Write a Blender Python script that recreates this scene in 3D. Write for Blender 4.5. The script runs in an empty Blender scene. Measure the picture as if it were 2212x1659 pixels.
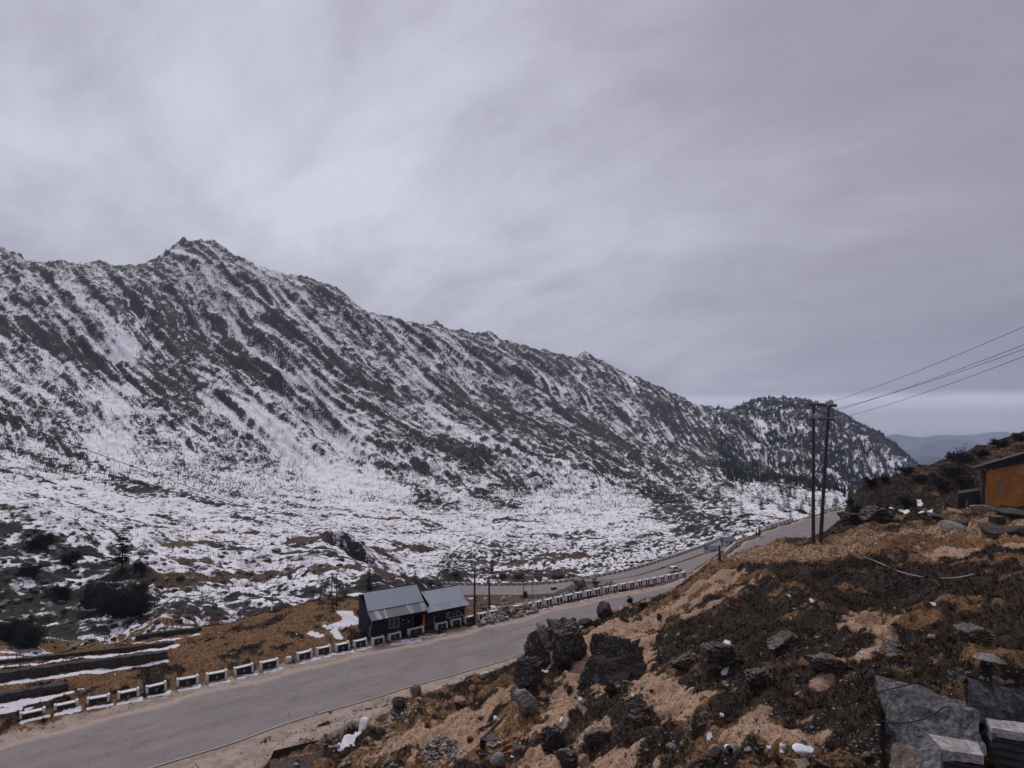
import bpy, bmesh, math, random
import numpy as np
from mathutils import Vector, Matrix
rnd = random.Random(7)
RS = np.random.RandomState(11)
SC = bpy.context.scene
COL = SC.collection
# ------------------------------------------------------------------ camera geometry
# photograph coordinates used below run over 2212 x 1659
FL = 1318.0
PITCH = math.atan((929 - 829.5) / FL)
CP, SP = math.cos(PITCH), math.sin(PITCH)
S = 1.4
H = 14 * S
CAM = np.array([0.0, 0.0, H])

def ray(X, Y):
    xc = (X - 1106.0) / FL; yc = (829.5 - Y) / FL
    return np.array([xc, CP - SP * yc, SP + CP * yc])
def PD(X, Y, d):                       # point of a pixel at forward distance d (in survey units)
    r = ray(X, Y); return CAM + r * (d * S / r[1])
def PZ(X, Y, z):                       # point of a pixel on a level plane
    r = ray(X, Y); return CAM + r * ((z - H) / r[2])
def QZ(X, d, zr):                      # a bearing, a distance and a level
    r = ray(X, 929); p = CAM + r * (d * S / r[1]); p[2] = H + zr * S; return p
def cdepth(p):
    return p[1] * CP + (p[2] - H) * SP
def m_px(px, p):                       # size in metres of px photo pixels at p
    return px * cdepth(p) / FL

# ------------------------------------------------------------------ noise
_perm = np.random.RandomState(3).permutation(512).astype(np.int32)
_perm = np.concatenate([_perm, _perm, _perm])
_ga = np.random.RandomState(5).rand(512) * 2 * np.pi
_gx, _gy = np.cos(_ga).astype(np.float32), np.sin(_ga).astype(np.float32)
def perlin(x, y, seed=0):
    x = np.asarray(x, np.float32) + seed * 17.31; y = np.asarray(y, np.float32) - seed * 9.77
    xi = np.floor(x).astype(np.int32); yi = np.floor(y).astype(np.int32)
    fx = x - xi; fy = y - yi
    xi &= 511; yi &= 511
    u = fx * fx * fx * (fx * (fx * 6 - 15) + 10); v = fy * fy * fy * (fy * (fy * 6 - 15) + 10)
    def g(ix, iy, dx, dy):
        h = _perm[_perm[ix & 511] + (iy & 511)] & 511
        return _gx[h] * dx + _gy[h] * dy
    a = g(xi, yi, fx, fy); b = g(xi + 1, yi, fx - 1, fy)
    c = g(xi, yi + 1, fx, fy - 1); d = g(xi + 1, yi + 1, fx - 1, fy - 1)
    a += u * (b - a); c += u * (d - c)
    return (a + v * (c - a)) * 1.5
def fbm(x, y, o=3, seed=0, gain=.5):
    t = 0; a = 1
    for k in range(o):
        t = t + a * perlin(x * 2 ** k, y * 2 ** k, seed + k); a *= gain
    return t
def ridged(x, y, seed=0):
    return 1 - np.abs(perlin(x, y, seed)) * 1.6
def sst(a, b, x):
    t = np.clip((x - a) / (b - a), 0, 1); return t * t * (3 - 2 * t)
def polydist(x, y, P):
    """distance to a polyline and position along it (0..n-1); x,y flat arrays"""
    P = np.asarray(P, np.float64)[:, :2]
    D = np.full(x.shape, 1e9, np.float32); T = np.zeros(x.shape, np.float32)
    for i in range(len(P) - 1):
        a, b = P[i], P[i + 1]; ab = b - a; L2 = ab @ ab + 1e-9
        t = np.clip(((x - a[0]) * ab[0] + (y - a[1]) * ab[1]) / L2, 0, 1)
        d = np.hypot(x - a[0] - t * ab[0], y - a[1] - t * ab[1])
        m = d < D
        D[m] = d[m]; T[m] = i + t[m]
    return D, T
def resample(P, step):
    P = np.asarray(P, float)
    L = np.r_[0, np.cumsum(np.linalg.norm(np.diff(P[:, :2], axis=0), axis=1))]
    n = max(2, int(L[-1] / step) + 1)
    s = np.linspace(0, L[-1], n)
    out = np.stack([np.interp(s, L, P[:, k]) for k in range(P.shape[1])], 1)
    for _ in range(6):
        out[1:-1] = .25 * out[:-2] + .5 * out[1:-1] + .25 * out[2:]
    return out

# ------------------------------------------------------------------ object helpers
def tag(o, label=None, cat=None, group=None, kind=None):
    if label: o['label'] = label
    if cat: o['category'] = cat
    if group: o['group'] = group
    if kind: o['kind'] = kind
    return o
def empty(name, loc, rz=0.0, label=None, cat=None, group=None):
    o = bpy.data.objects.new(name, None); COL.objects.link(o)
    o.location = [float(c) for c in loc]; o.rotation_euler = (0, 0, rz); o.empty_display_size = .3
    return tag(o, label, cat, group)
def link_mesh(name, me, parent=None, loc=None, rz=0.0):
    o = bpy.data.objects.new(name, me); COL.objects.link(o)
    if parent: o.parent = parent
    if loc is not None: o.location = [float(c) for c in loc]; o.rotation_euler = (0, 0, rz)
    return o
def copy_tree(o, parent=None):
    c = o.copy(); COL.objects.link(c)
    if parent: c.parent = parent
    for ch in list(o.children): copy_tree(ch, c)
    return c
class MB:
    def __init__(s): s.v = []; s.f = []; s.m = []
    def add(s, vs, fs, mi=0):
        n = len(s.v); s.v += [tuple(float(c) for c in p) for p in vs]; s.f += [tuple(n + i for i in f) for f in fs]; s.m += [mi] * len(fs)
        return s
    def box(s, c, d, rz=0, mi=0, top=None, tilt=None):
        """box by centre and full size; top=(sx,sy) scales the top face"""
        tx, ty = top or (1, 1)
        vs = []
        for z in (-.5, .5):
            kx, ky = (1, 1) if z < 0 else (tx, ty)
            for x, y in ((-.5, -.5), (.5, -.5), (.5, .5), (-.5, .5)):
                vs.append(Vector((x * d[0] * kx, y * d[1] * ky, z * d[2])))
        M = Matrix.Rotation(rz, 4, 'Z')
        if tilt: M = M @ Matrix.Rotation(tilt[0], 4, 'X') @ Matrix.Rotation(tilt[1], 4, 'Y')
        C = Vector(c)
        s.add([M @ p + C for p in vs], [(3, 2, 1, 0), (4, 5, 6, 7), (0, 1, 5, 4), (1, 2, 6, 5), (2, 3, 7, 6), (3, 0, 4, 7)], mi)
        return s
    def tube(s, pts, r, n=6, mi=0, cap=True):
        pts = [Vector([float(c) for c in p]) for p in pts]
        rs = r if hasattr(r, '__len__') else [r] * len(pts)
        rings = []
        for i, p in enumerate(pts):
            t = (pts[min(i + 1, len(pts) - 1)] - pts[max(i - 1, 0)])
            t = t.normalized() if t.length > 1e-9 else Vector((0, 0, 1))
            a = Vector((0, 0, 1)) if abs(t.z) < .9 else Vector((1, 0, 0))
            u = t.cross(a).normalized(); w = t.cross(u)
            rings.append([p + (u * math.cos(2 * math.pi * k / n) + w * math.sin(2 * math.pi * k / n)) * rs[i] for k in range(n)])
        base = len(s.v)
        for R in rings: s.v += [tuple(q) for q in R]
        for i in range(len(rings) - 1):
            for k in range(n):
                a = base + i * n; s.f.append((a + k, a + (k + 1) % n, a + n + (k + 1) % n, a + n + k)); s.m.append(mi)
        if cap:
            s.f.append(tuple(base + k for k in reversed(range(n)))); s.m.append(mi)
            e = base + (len(rings) - 1) * n; s.f.append(tuple(e + k for k in range(n))); s.m.append(mi)
        return s
    def quad(s, a, b, c, d, mi=0): return s.add([a, b, c, d], [(0, 1, 2, 3)], mi)
    def mesh(s, name, mats, smooth=False):
        me = bpy.data.meshes.new(name); me.from_pydata(s.v, [], s.f)
        for m in (mats if isinstance(mats, (list, tuple)) else [mats]): me.materials.append(m)
        if any(s.m): me.polygons.foreach_set('material_index', s.m)
        if smooth: me.polygons.foreach_set('use_smooth', [True] * len(s.f))
        me.update(); return me
    def build(s, name, mats, parent=None, loc=None, rz=0.0, smooth=False, bevel=0):
        o = link_mesh(name, s.mesh(name, mats, smooth), parent, loc, rz)
        if bevel:
            b = o.modifiers.new('bevel', 'BEVEL'); b.width = bevel; b.segments = 2
        return o
def np_mesh(name, V, F, mats, smooth=False, attrs=None):
    """V (n,3), F (m,4) or (m,3) arrays"""
    me = bpy.data.meshes.new(name); k = F.shape[1]
    me.vertices.add(len(V)); me.vertices.foreach_set('co', np.ascontiguousarray(V, np.float32).ravel())
    me.loops.add(F.size); me.loops.foreach_set('vertex_index', np.ascontiguousarray(F, np.int32).ravel())
    me.polygons.add(len(F)); me.polygons.foreach_set('loop_start', np.arange(0, F.size, k, dtype=np.int32))
    me.polygons.foreach_set('loop_total', np.full(len(F), k, np.int32))
    if smooth: me.polygons.foreach_set('use_smooth', np.ones(len(F), bool))
    for an, A in (attrs or {}).items():
        a = me.attributes.new(an, 'FLOAT_COLOR', 'POINT'); a.data.foreach_set('color', np.ascontiguousarray(A, np.float32).ravel())
    for m in (mats if isinstance(mats, (list, tuple)) else [mats]): me.materials.append(m)
    me.update(calc_edges=True); me.validate(); return me

# ------------------------------------------------------------------ materials
class NT:
    def __init__(s, name):
        s.mat = bpy.data.materials.new(name); s.mat.use_nodes = True
        s.t = s.mat.node_tree; s.t.nodes.clear()
        s.out = s.t.nodes.new('ShaderNodeOutputMaterial'); s.bs = s.t.nodes.new('ShaderNodeBsdfPrincipled')
        s.t.links.new(s.bs.outputs[0], s.out.inputs[0])
        s.bs.inputs['Roughness'].default_value = .9; s.bs.inputs['Specular IOR Level'].default_value = .25
    def n(s, ty, **kw):
        nd = s.t.nodes.new(ty)
        for k, v in kw.items(): setattr(nd, k, v)
        return nd
    def lk(s, a, b): s.t.links.new(a, b)
    def setin(s, sock, v):
        if isinstance(v, bpy.types.NodeSocket): s.lk(v, sock)
        elif isinstance(v, (tuple, list)) and len(v) == 3 and sock.type == 'RGBA': sock.default_value = (*v, 1)
        else: sock.default_value = v
    def obj(s): return s.n('ShaderNodeTexCoord').outputs['Object']
    def noise(s, scale, detail=4, rough=.55, vec=None, stretch=None, dist=0):
        v = vec or s.obj()
        if stretch:
            mp = s.n('ShaderNodeMapping'); mp.inputs['Scale'].default_value = stretch; s.lk(v, mp.inputs[0]); v = mp.outputs[0]
        nd = s.n('ShaderNodeTexNoise'); nd.inputs['Scale'].default_value = scale; nd.inputs['Detail'].default_value = detail
        nd.inputs['Roughness'].default_value = rough; nd.inputs['Distortion'].default_value = dist
        s.lk(v, nd.inputs['Vector']); return nd.outputs[0]
    def mix(s, fac, a, b, typ='MIX'):
        nd = s.n('ShaderNodeMix', data_type='RGBA', blend_type=typ)
        s.setin(nd.inputs[0], fac); s.setin(nd.inputs[6], a); s.setin(nd.inputs[7], b); return nd.outputs[2]
    def math(s, op, a, b=0.0, c=None, clamp=False):
        nd = s.n('ShaderNodeMath', operation=op, use_clamp=clamp)
        s.setin(nd.inputs[0], a); s.setin(nd.inputs[1], b)
        if c is not None: s.setin(nd.inputs[2], c)
        return nd.outputs[0]
    def ramp(s, x, a, b, lo=0.0, hi=1.0, smooth=True):
        nd = s.n('ShaderNodeMapRange', interpolation_type='SMOOTHSTEP' if smooth else 'LINEAR')
        s.setin(nd.inputs[0], x); s.setin(nd.inputs[1], a); s.setin(nd.inputs[2], b); s.setin(nd.inputs[3], lo); s.setin(nd.inputs[4], hi)
        return nd.outputs[0]
    def bump(s, h, strength=.4, dist=.05):
        nd = s.n('ShaderNodeBump'); nd.inputs['Strength'].default_value = strength; nd.inputs['Distance'].default_value = dist
        s.lk(h, nd.inputs['Height']); s.lk(nd.outputs[0], s.bs.inputs['Normal'])
    def color(s, c): s.setin(s.bs.inputs['Base Color'], c); return s
    def rough(s, r): s.setin(s.bs.inputs['Roughness'], r); return s
def simple(name, c, var=.25, scale=3.0, rough=.85, bump=.2, metal=0, stain=None, bd=.02, spec=.25):
    m = NT(name); n1 = m.noise(scale, 5, .65); n2 = m.noise(scale * 7, 3, .6)
    f = m.math('ADD', m.math('MULTIPLY', n1, .65), m.math('MULTIPLY', n2, .35))
    lo = tuple(x * (1 - var) for x in c); hi = tuple(min(1, x * (1 + var)) for x in c)
    col = m.mix(m.ramp(f, .35, .65), lo, hi)
    if stain: col = m.mix(m.ramp(m.noise(scale * .6, 6, .7), .55, .68, 0, stain[3]), col, stain[:3])
    m.color(col).rough(rough); m.bs.inputs['Metallic'].default_value = metal; m.bs.inputs['Specular IOR Level'].default_value = spec
    if bump: m.bump(f, bump, bd)
    return m.mat
HAZE = 1.0e-4; SUN_EL = math.radians(52); SUN_AZ = math.radians(-25); SUN_E = 1.5; EXPO = 0.29
SKY0 = (.215, .205, .258); SKY1 = (.385, .372, .45); SKY2 = (.70, .70, .79); SKYK = 0.80
# ------------------------------------------------------------------ survey points of the terrain: (X, Y, d)
CPT = [
 # foreground hillside
 (2150,1659,10.2),(1900,1659,10.8),(1600,1659,13),(1300,1659,17),(1000,1659,22),(700,1659,25),(1950,1500,12.5),(2180,1450,12.5),
 (1700,1600,12.6),(1500,1590,15.5),(1300,1560,21),(1120,1600,22.5),(950,1590,25.5),(860,1560,28),(1000,1520,30),(1060,1470,33),
 (1700,1500,15.5),(1500,1500,19.5),(1400,1500,22),(1300,1480,26),(1220,1500,26.5),(1170,1490,29),(1320,1400,32),(1260,1380,35),
 (1320,1355,35),(1400,1340,35),(1500,1420,24),(1500,1330,33),(1600,1330,29),(1600,1230,38),(1480,1262,45),(1400,1300,43.5),
 (1330,1320,45),(1540,1215,44),(1700,1300,26.5),(1700,1400,20.5),(1700,1200,38),(1757,1170,41),(1660,1178,43),
 (1950,1300,24),(1950,1150,37),(1950,1400,17.5),(2180,1300,21),(2180,1150,32),(2180,1105,37),(2060,1100,41),(1950,1122,44),
 # scrub knoll on the right
 (1810,1140,48),(1850,1066,56),(1905,1042,60),(1950,1021,63),(2040,1000,66),(2100,973,69),(2212,940,74),(1900,1090,52),(2050,1040,56),(2212,1000,60),
 # roadside shelf on the left
 (0,1431,39),(190,1400,42),(428,1356,46.5),(577,1326,50.5),(700,1296,55),(770,1294,55.5),
 # gully and spur
 (100,1405,56),(400,1348,64),(577,1322,72),(700,1292,80),(850,1285,84),(0,1300,70),(200,1300,76),(400,1300,78),(600,1280,88),
 (0,1123,95),(130,1175,92),(192,1206,90),(278,1228,88),(402,1262,86),(464,1246,96),(619,1234,106),(780,1223,118),(900,1262,126),
 # snow flat and lower road
 (1000,1258,136),(1120,1258,137),(1220,1256,139),(1310,1243,141),(600,1180,160),(300,1150,168),(0,1080,150),(900,1190,178),(1200,1190,185),
 (1200,1220,165),(1400,1180,188),(1400,1212,160),(1500,1150,220),(1560,1160,185),(1620,1130,215),(780,1200,140),
 # foot of the mountain
 (1200,1135,250),(1450,1110,290),(1000,1115,270),(700,1095,255),(400,1060,245),(0,1000,235),(1650,1105,280),(1750,1092,330),(1830,1080,380),(200,1040,240),
 # mountain face
 (200,800,430),(200,950,300),(0,900,300),(0,750,440),(440,700,560),(440,900,380),(440,1000,300),(700,850,480),(700,1000,330),(1000,960,420),
 (1000,850,620),(1250,1000,420),(1250,880,680),(1500,1050,400),(1500,970,680),(1650,1040,520),(1650,1000,720),(1800,1020,700),(1800,1060,450),(1900,1020,800),
 (-250,900,300),(-250,620,600),
]
RIDGE = [(-250,520,620),(0,530,640),(60,573,645),(150,568,655),(205,574,660),(270,574,670),(310,566,684),(345,556,690),(370,530,698),(400,527,702),(435,527,704),(472,529,706),(520,556,712),(575,582,724),(640,592,740),
 (740,642,770),(840,704,800),(880,708,815),(940,706,830),(1000,722,850),(1060,724,870),(1110,750,890),(1190,765,910),(1240,780,925),(1265,772,940),
 (1330,802,960),(1420,848,1000),(1500,884,1050),(1532,895,1085),(1562,905,1240),(1598,893,1290),(1640,897,1310),(1680,897,1325),(1718,896,1340),(1765,920,1345),(1850,957,1300),(1920,990,1220),(1985,1018,1120)]
RIDGE = [(X, Y + (0 if X < 40 else 8 if 360 < X < 480 else 14 if X < 1490 else 22 if X < 1550 else 11), d) for X, Y, d in RIDGE]
P3 = [PD(*c) for c in CPT]
for c in RIDGE:
    p = PD(*c); P3.append(p)
    for k, dz in ((1.12, .06), (1.5, .3)):
        q = p * 1.0; q[0] *= k; q[1] *= k; q[2] = p[2] - dz * c[2] * S; P3.append(q)
for X, d, zr in [(200,50,-18.5),(500,62,-21.5),(700,70,-23.5),(1000,56,-15.6),(1000,64,-18.3),(1000,75,-21.6),(1000,90,-25.8),(1000,110,-31.2),(1120,54,-15.2),(1120,60,-17.2),(1120,70,-20.1),(1120,80,-23),(1120,100,-28.4),(1120,118,-33.0),(1220,58,-15.6),(1220,70,-19.2),(1220,90,-25),(1220,115,-31.8),
  (1300,62,-16.2),(1300,72,-19),(1300,84,-22.3),(1300,100,-26.6),(1300,118,-31.2),(1380,64,-16.2),(1380,80,-20.2),(1380,100,-25.2),(1450,64,-15.8),(1450,74,-18.4),(1450,88,-21.8),(1450,105,-25.8),(1500,68,-15.6),(1500,85,-19.2),(1500,105,-23.6),(1550,72,-15.2),(1550,85,-18),(1550,105,-22.2),(1550,120,-25.4),(1600,78,-15),(1600,92,-17.7),(1600,115,-22),(1640,92,-16.6),(1640,110,-19.9),(1640,135,-24.4),(1757,55,-12.8),(1757,68,-14),(1620,58,-13.6),(1950,95,-14.5),(2100,100,-13),(2250,105,-11),
                 (2050,200,-45),(2250,200,-45),(2050,500,-110),(2250,500,-110),(2050,1200,-300),(2300,1200,-300),(2050,1900,-500),(1900,130,-22),(2400,30,-4),(2400,70,0),(2400,12,-5.4),(2400,9,-5.8),
                 (2150,5,-6.2),(1600,6,-6.9),(1100,8,-9),(600,10,-11.5),(0,14,-13.6),(-250,26,-14),(-250,42,-15.5),(-250,90,-12),(-250,150,-12),(1106,3.,-6)]:
    P3.append(QZ(X, d, zr))
# main road: level; its two asphalt edges seen in the photograph
FAR_E = [(-500,1742),(-230,1672),(0,1614),(222,1554),(400,1506),(577,1460),(760,1417),(880,1396),(1000,1370),(1100,1345),(1200,1318),(1300,1296),(1400,1275),(1470,1258)]
NEAR_E = [(-330,1850),(-120,1790),(120,1722),(337,1659),(545,1590),(720,1532),(879,1487),(1010,1450),(1122,1418),(1210,1372),(1294,1330),(1409,1288)]
fe = resample([PZ(X, Y, 0) for X, Y in FAR_E], 1.0); ne = resample([PZ(X, Y, 0) for X, Y in NEAR_E], 1.0)
main = []
for p in fe[::6]:
    j = np.argmin(np.linalg.norm(ne[:, :2] - p[:2], axis=1)); w = np.linalg.norm(ne[j, :2] - p[:2])
    if 0 < j < len(ne) - 1: main.append([(p[0] + ne[j, 0]) / 2, (p[1] + ne[j, 1]) / 2, 0.0, w / 2])
for X, d, w in [(1515,55,3.1),(1560,60,3.2),(1600,66,3.4),(1640,74,3.7),(1700,85,4.1),(1765,94,4.2),(1830,104,4.2),(1930,118,4.2)]:
    q = QZ(X, d, -14); main.append([q[0], q[1], 0.0, w])
MAIN = resample(main, 1.0)
def road_from(pts, zs, hw, step=2.0):
    out = []
    for (X, Y), zr in zip(pts, zs):
        p = PZ(X, Y, H + zr * S); out.append([p[0], p[1], p[2], hw])
    return resample(out, step)
LOW = road_from([(800,1268),(900,1272),(994,1275),(1122,1275.5),(1200,1272),(1300,1257),(1380,1241.5),(1441,1225),(1504,1203),(1555,1185),(1590,1170)],
                [-34.5,-34.3,-34,-33.8,-33.5,-32.5,-31.5,-30.8,-29.8,-29,-28.5], 5.2)
CARR = road_from([(1290,1266),(1386,1256),(1441,1242),(1504,1220),(1555,1201),(1600,1184),(1640,1165)], [-31.2,-30.2,-29.4,-28.4,-27.4,-26.3,-25], 4.6)
for R in (MAIN[::12], LOW[::8], CARR[::8]):
    for p in R: P3.append(np.array(p[:3]))
P3 = np.array(P3)
KA = 2.2
def dom(x, y):
    return np.arctan2(x, y) * KA, np.log(np.hypot(x, y))
ux, uy = dom(P3[:, 0], P3[:, 1]); tv = (P3[:, 2] - H) / np.hypot(P3[:, 0], P3[:, 1])
def tps(r2): return np.where(r2 > 0, .5 * r2 * np.log(r2 + 1e-20), 0)
n = len(P3)
A = np.zeros((n + 3, n + 3)); A[:n, :n] = tps((ux[:, None] - ux) ** 2 + (uy[:, None] - uy) ** 2) + np.eye(n) * 2e-4
A[:n, n] = 1; A[:n, n + 1] = ux; A[:n, n + 2] = uy; A[n:, :n] = A[:n, n:].T
W = np.linalg.solve(A, np.r_[tv, 0, 0, 0])
# ------------------------------------------------------------------ polar sheet
NC = 1500
AZ = np.radians(np.linspace(-50, 50, NC))
lr = np.r_[np.linspace(math.log(4.2), math.log(100), 570, endpoint=False), np.linspace(math.log(100), math.log(2600), 700)]
SPLIT = 570
R_ = np.exp(lr); NR = len(R_)
ci = np.unique(np.r_[np.arange(0, NC, 6), NC - 1]); ri = np.unique(np.r_[np.arange(0, NR, 5), NR - 1])
U, V = np.meshgrid(AZ[ci] * KA, lr[ri])
T = np.zeros(U.shape)
for i in range(0, len(ri), 16):
    u = U[i:i + 16][..., None]; v = V[i:i + 16][..., None]
    T[i:i + 16] = tps((u - ux) ** 2 + (v - uy) ** 2) @ W[:n] + W[n] + W[n + 1] * u[..., 0] + W[n + 2] * v[..., 0]
T1 = np.stack([np.interp(np.arange(NR), ri, T[:, k]) for k in range(len(ci))], 1)
T2 = np.stack([np.interp(np.arange(NC), ci, T1[k]) for k in range(NR)], 0)
XX = (R_[:, None] * np.sin(AZ)).astype(np.float32); YY = (R_[:, None] * np.cos(AZ)).astype(np.float32)
ZZ = (H + T2 * R_[:, None]).astype(np.float32)
def bearing(X, Y=929): r = ray(X, Y); return math.atan2(r[0], r[1])
def curve_r(pts):                      # distance from the viewpoint as a function of bearing
    a = [bearing(X) for X, d in pts]; r = [d * S / math.cos(b) for (X, d), b in zip(pts, a)]
    return np.interp(AZ, a, r)
r_foot = curve_r([(-250,200),(0,205),(400,232),(700,250),(1000,268),(1200,258),(1450,300),(1650,300),(1900,430),(2300,600)])
r_ridge = curve_r([(X, d) for X, Y, d in RIDGE])
mtn = sst(r_foot * .92, r_foot * 1.45, R_[:, None] + 0 * AZ).astype(np.float32)
second = (sst(bearing(1500), bearing(1600), AZ)[None] * sst(480, 800, R_)[:, None]).astype(np.float32)
r_snow = curve_r([(-250,36),(0,39),(190,42),(428,46.8),(577,50.8),(700,55.5),(770,57),(800,62),(940,92),(1000,124),(1130,128),(1300,126),(1440,124),(1560,128),(1600,128),(1640,104),(1700,101),(1760,104),(1830,118),(1930,160),(2300,500)])
rsn = R_[:, None] / r_snow[None]
# distance to roads
def near_road(R, pad):
    m = (XX > R[:, 0].min() - pad) & (XX < R[:, 0].max() + pad) & (YY > R[:, 1].min() - pad) & (YY < R[:, 1].max() + pad)
    x, y = XX[m], YY[m]; D, T_ = polydist(x, y, R[::3] if len(R) > 40 else R)
    k = 3 if len(R) > 40 else 1
    Rk = R[::k]
    z = np.interp(T_, np.arange(len(Rk)), Rk[:, 2]); w = np.interp(T_, np.arange(len(Rk)), Rk[:, 3])
    Df = np.full(XX.shape, 1e3, np.float32); Df[m] = D - w
    Zf = np.zeros(XX.shape, np.float32); Zf[m] = z
    return Df, Zf
dM, zM = near_road(MAIN, 14); dL, zL = near_road(LOW, 26); dC, zC = near_road(CARR, 26)
# house pad
# ------------------------------------------------------------------ relief
clear = sst(0.6, 4, np.minimum(np.minimum(dM, dL * .6), dC * .6))
near_amt = 1 - sst(.93, 1.12, rsn)
hill = near_amt * (np.clip((dM) / 6, 0, 1)) 
left = np.zeros_like(XX)                # the shelf beyond the road
_mi = np.interp(np.arctan2(XX, YY), np.arctan2(MAIN[:, 0], MAIN[:, 1]), np.hypot(MAIN[:, 0], MAIN[:, 1])); hill = hill * np.where((np.hypot(XX, YY) > _mi) & (XX < MAIN[-25, 0] - 6), .35, 1)
hump = fbm(XX / 5.2, YY / 5.2, 3, 1) * .6 + fbm(XX / 1.6, YY / 1.6, 3, 4) * .36 + np.abs(fbm(XX / .7, YY / .7, 2, 8)) * .12
wx = perlin(XX / 120, YY / 120, 20) * 28 + perlin(XX / 44, YY / 44, 19) * 13
# fall lines of the face: a smooth coordinate that is constant along the ribs seen in the photograph
TT = (ZZ - H) / R_[:, None]
def hit0(X, Y):
    r = ray(X, Y); a = math.atan2(r[0], r[1]); m = r[2] / math.hypot(r[0], r[1]); c0 = int(np.clip((a - AZ[0]) / (AZ[1] - AZ[0]), 0, NC - 1))
    ab = np.nonzero((TT[:, c0] >= m) & (R_ > 200))[0]; return a, lr[ab[0]] if len(ab) else lr[-1]
_fl = [([(0,600),(120,690),(250,790),(380,880)],0), ([(300,600),(360,740),(470,880),(580,1010)],3), ([(560,640),(760,800),(980,960),(1120,1050)],5.6), ([(950,720),(1150,880),(1330,1010),(1440,1090)],9.5), ([(1150,775),(1330,920),(1490,1030),(1590,1100)],11.5), ([(1380,850),(1540,960),(1750,1060)],13.8), ([(1640,885),(1655,960),(1690,1040)],16.4), ([(1850,955),(1830,1010),(1830,1060)],18.5), ([(-100,700),(0,820),(120,950),(250,1060)],-2.5)]
_pp = []; _ll = []
for p_, l_ in _fl:
    for q_ in p_: _pp.append(hit0(*q_)); _ll.append(l_)
_pp = np.array(_pp)
def _B(x, y): y = y - 6.3; return np.stack([np.ones_like(x), x, y, x * y, x * x, y * y, x * x * y, x * y * y, x ** 3, .3 * y ** 3], -1)
_A = _B(_pp[:, 0], _pp[:, 1]); _cf = np.linalg.solve(_A.T @ _A + 1e-4 * np.eye(10), _A.T @ np.array(_ll)); pass
ss_ = ((_B(AZ[None] + 0 * lr[:, None], lr[:, None] + 0 * AZ[None]) @ _cf) * 85).astype(np.float32); qq = -YY + .2 * XX
g1 = ridged((ss_ + wx) / 66, qq / 420, 21); g2 = ridged((ss_ + wx * .45) / 25, qq / 240, 22); g3 = ridged((ss_ + wx * .25) / 10.5, qq / 100, 29)
crag = np.abs(fbm(XX / 19, (YY + ZZ) / 19, 3, 23, .5))
strat = perlin((XX * .5 + ZZ) / 9 + fbm(XX / 30, YY / 30, 2, 31), (YY) / 40, 30)
ridge_fade = 1 - .6 * sst(.86, 1.0, R_[:, None] / r_ridge[None]); ridge_up = sst(.9, 1.0, R_[:, None] / r_ridge[None])
hf0 = np.clip((R_[:, None] - r_foot[None]) / (r_ridge - r_foot)[None], 0, 1); ribw = (sst(.03, .30, hf0) * (.5 + .5 * sst(bearing(250), bearing(750), AZ))[None]).astype(np.float32)
mt = mtn * ribw * ((g1 - .5) * 15 + (g2 - .5) * 7 + (g3 - .5) * 2.2) * ridge_fade + mtn * (crag * (4.2 - 1.4 * ribw + 7 * ridge_up * (fbm(XX / 60, YY / 60, 2, 24) + .3)) + strat * 2.2 - 1.2 - 2 * ridge_up)
for X, dy, w in [(362,3,14),(395,6,30),(440,9,28),(468,5,14),(528,4,12),(585,5,16),(655,5,14),(700,4,12),(742,5,16),(800,5,14),(848,9,9),(884,8,16),(938,10,20),(1000,6,18),(1058,9,20),(1115,6,14),(1180,9,20),(1215,5,10),(1264,13,22),(1330,5,16),(1420,5,20),(1480,6,14),(60,6,20),(105,8,26),(200,8,24),(20,10,18),(1600,8,14),(1640,6,18),(1700,8,26)]:
    hk = dy * (1.9 if 830 < X < 1300 else 1.2) * r_ridge / FL
    mt += (hk * np.exp(-((AZ - bearing(X)) / (w / FL * math.cos(bearing(X)) ** 2)) ** 2))[None] * np.exp(-((R_[:, None] / r_ridge[None] - .99) / .035) ** 2)
amp_v = sst(1.02, 1.3, rsn) * (1 - mtn)
val = amp_v * (fbm(XX / 22, YY / 22, 3, 40) * 1.8 + np.abs(fbm(XX / 7, YY / 7, 3, 44)) * 1.3 + ridged(XX / 34 + .3 * perlin(YY / 30, XX / 30, 3), YY / 9, 47) * .9)
ZB = ZZ.copy()
ZZ = ZZ + (hump * hill * sst(0, 3, dM) + (mt + val) * clear).astype(np.float32)
def carve(Z, D, zr, drop, run):
    k = 1 - sst(.8, run, D)
    return Z * (1 - k) + (zr - drop) * k
ZZ = carve(ZZ, dL, zL, .06, 9); ZZ = carve(ZZ, dC, zC, .06, 9); ZZ = carve(ZZ, dM, zM, .05, 4.5)
TT = (ZZ - H) / R_[:, None]
def hit(X, Y, i0=0):
    r = ray(X, Y); a = math.atan2(r[0], r[1]); m = r[2] / math.hypot(r[0], r[1])
    c = (a - AZ[0]) / (AZ[1] - AZ[0]); c0 = int(np.clip(math.floor(c), 0, NC - 2)); fc = c - c0
    t = TT[:, c0] * (1 - fc) + TT[:, c0 + 1] * fc
    ab = np.nonzero(t[i0:] >= m)[0]
    if len(ab) == 0: i = NR - 1; rr = R_[-1]
    else:
        i = i0 + ab[0]
        if i == 0: rr = R_[0]
        else:
            k = (m - t[i - 1]) / (t[i] - t[i - 1] + 1e-12); rr = R_[i - 1] + k * (R_[i] - R_[i - 1])
    return np.array([rr * math.sin(a), rr * math.cos(a), H + m * rr])
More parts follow.
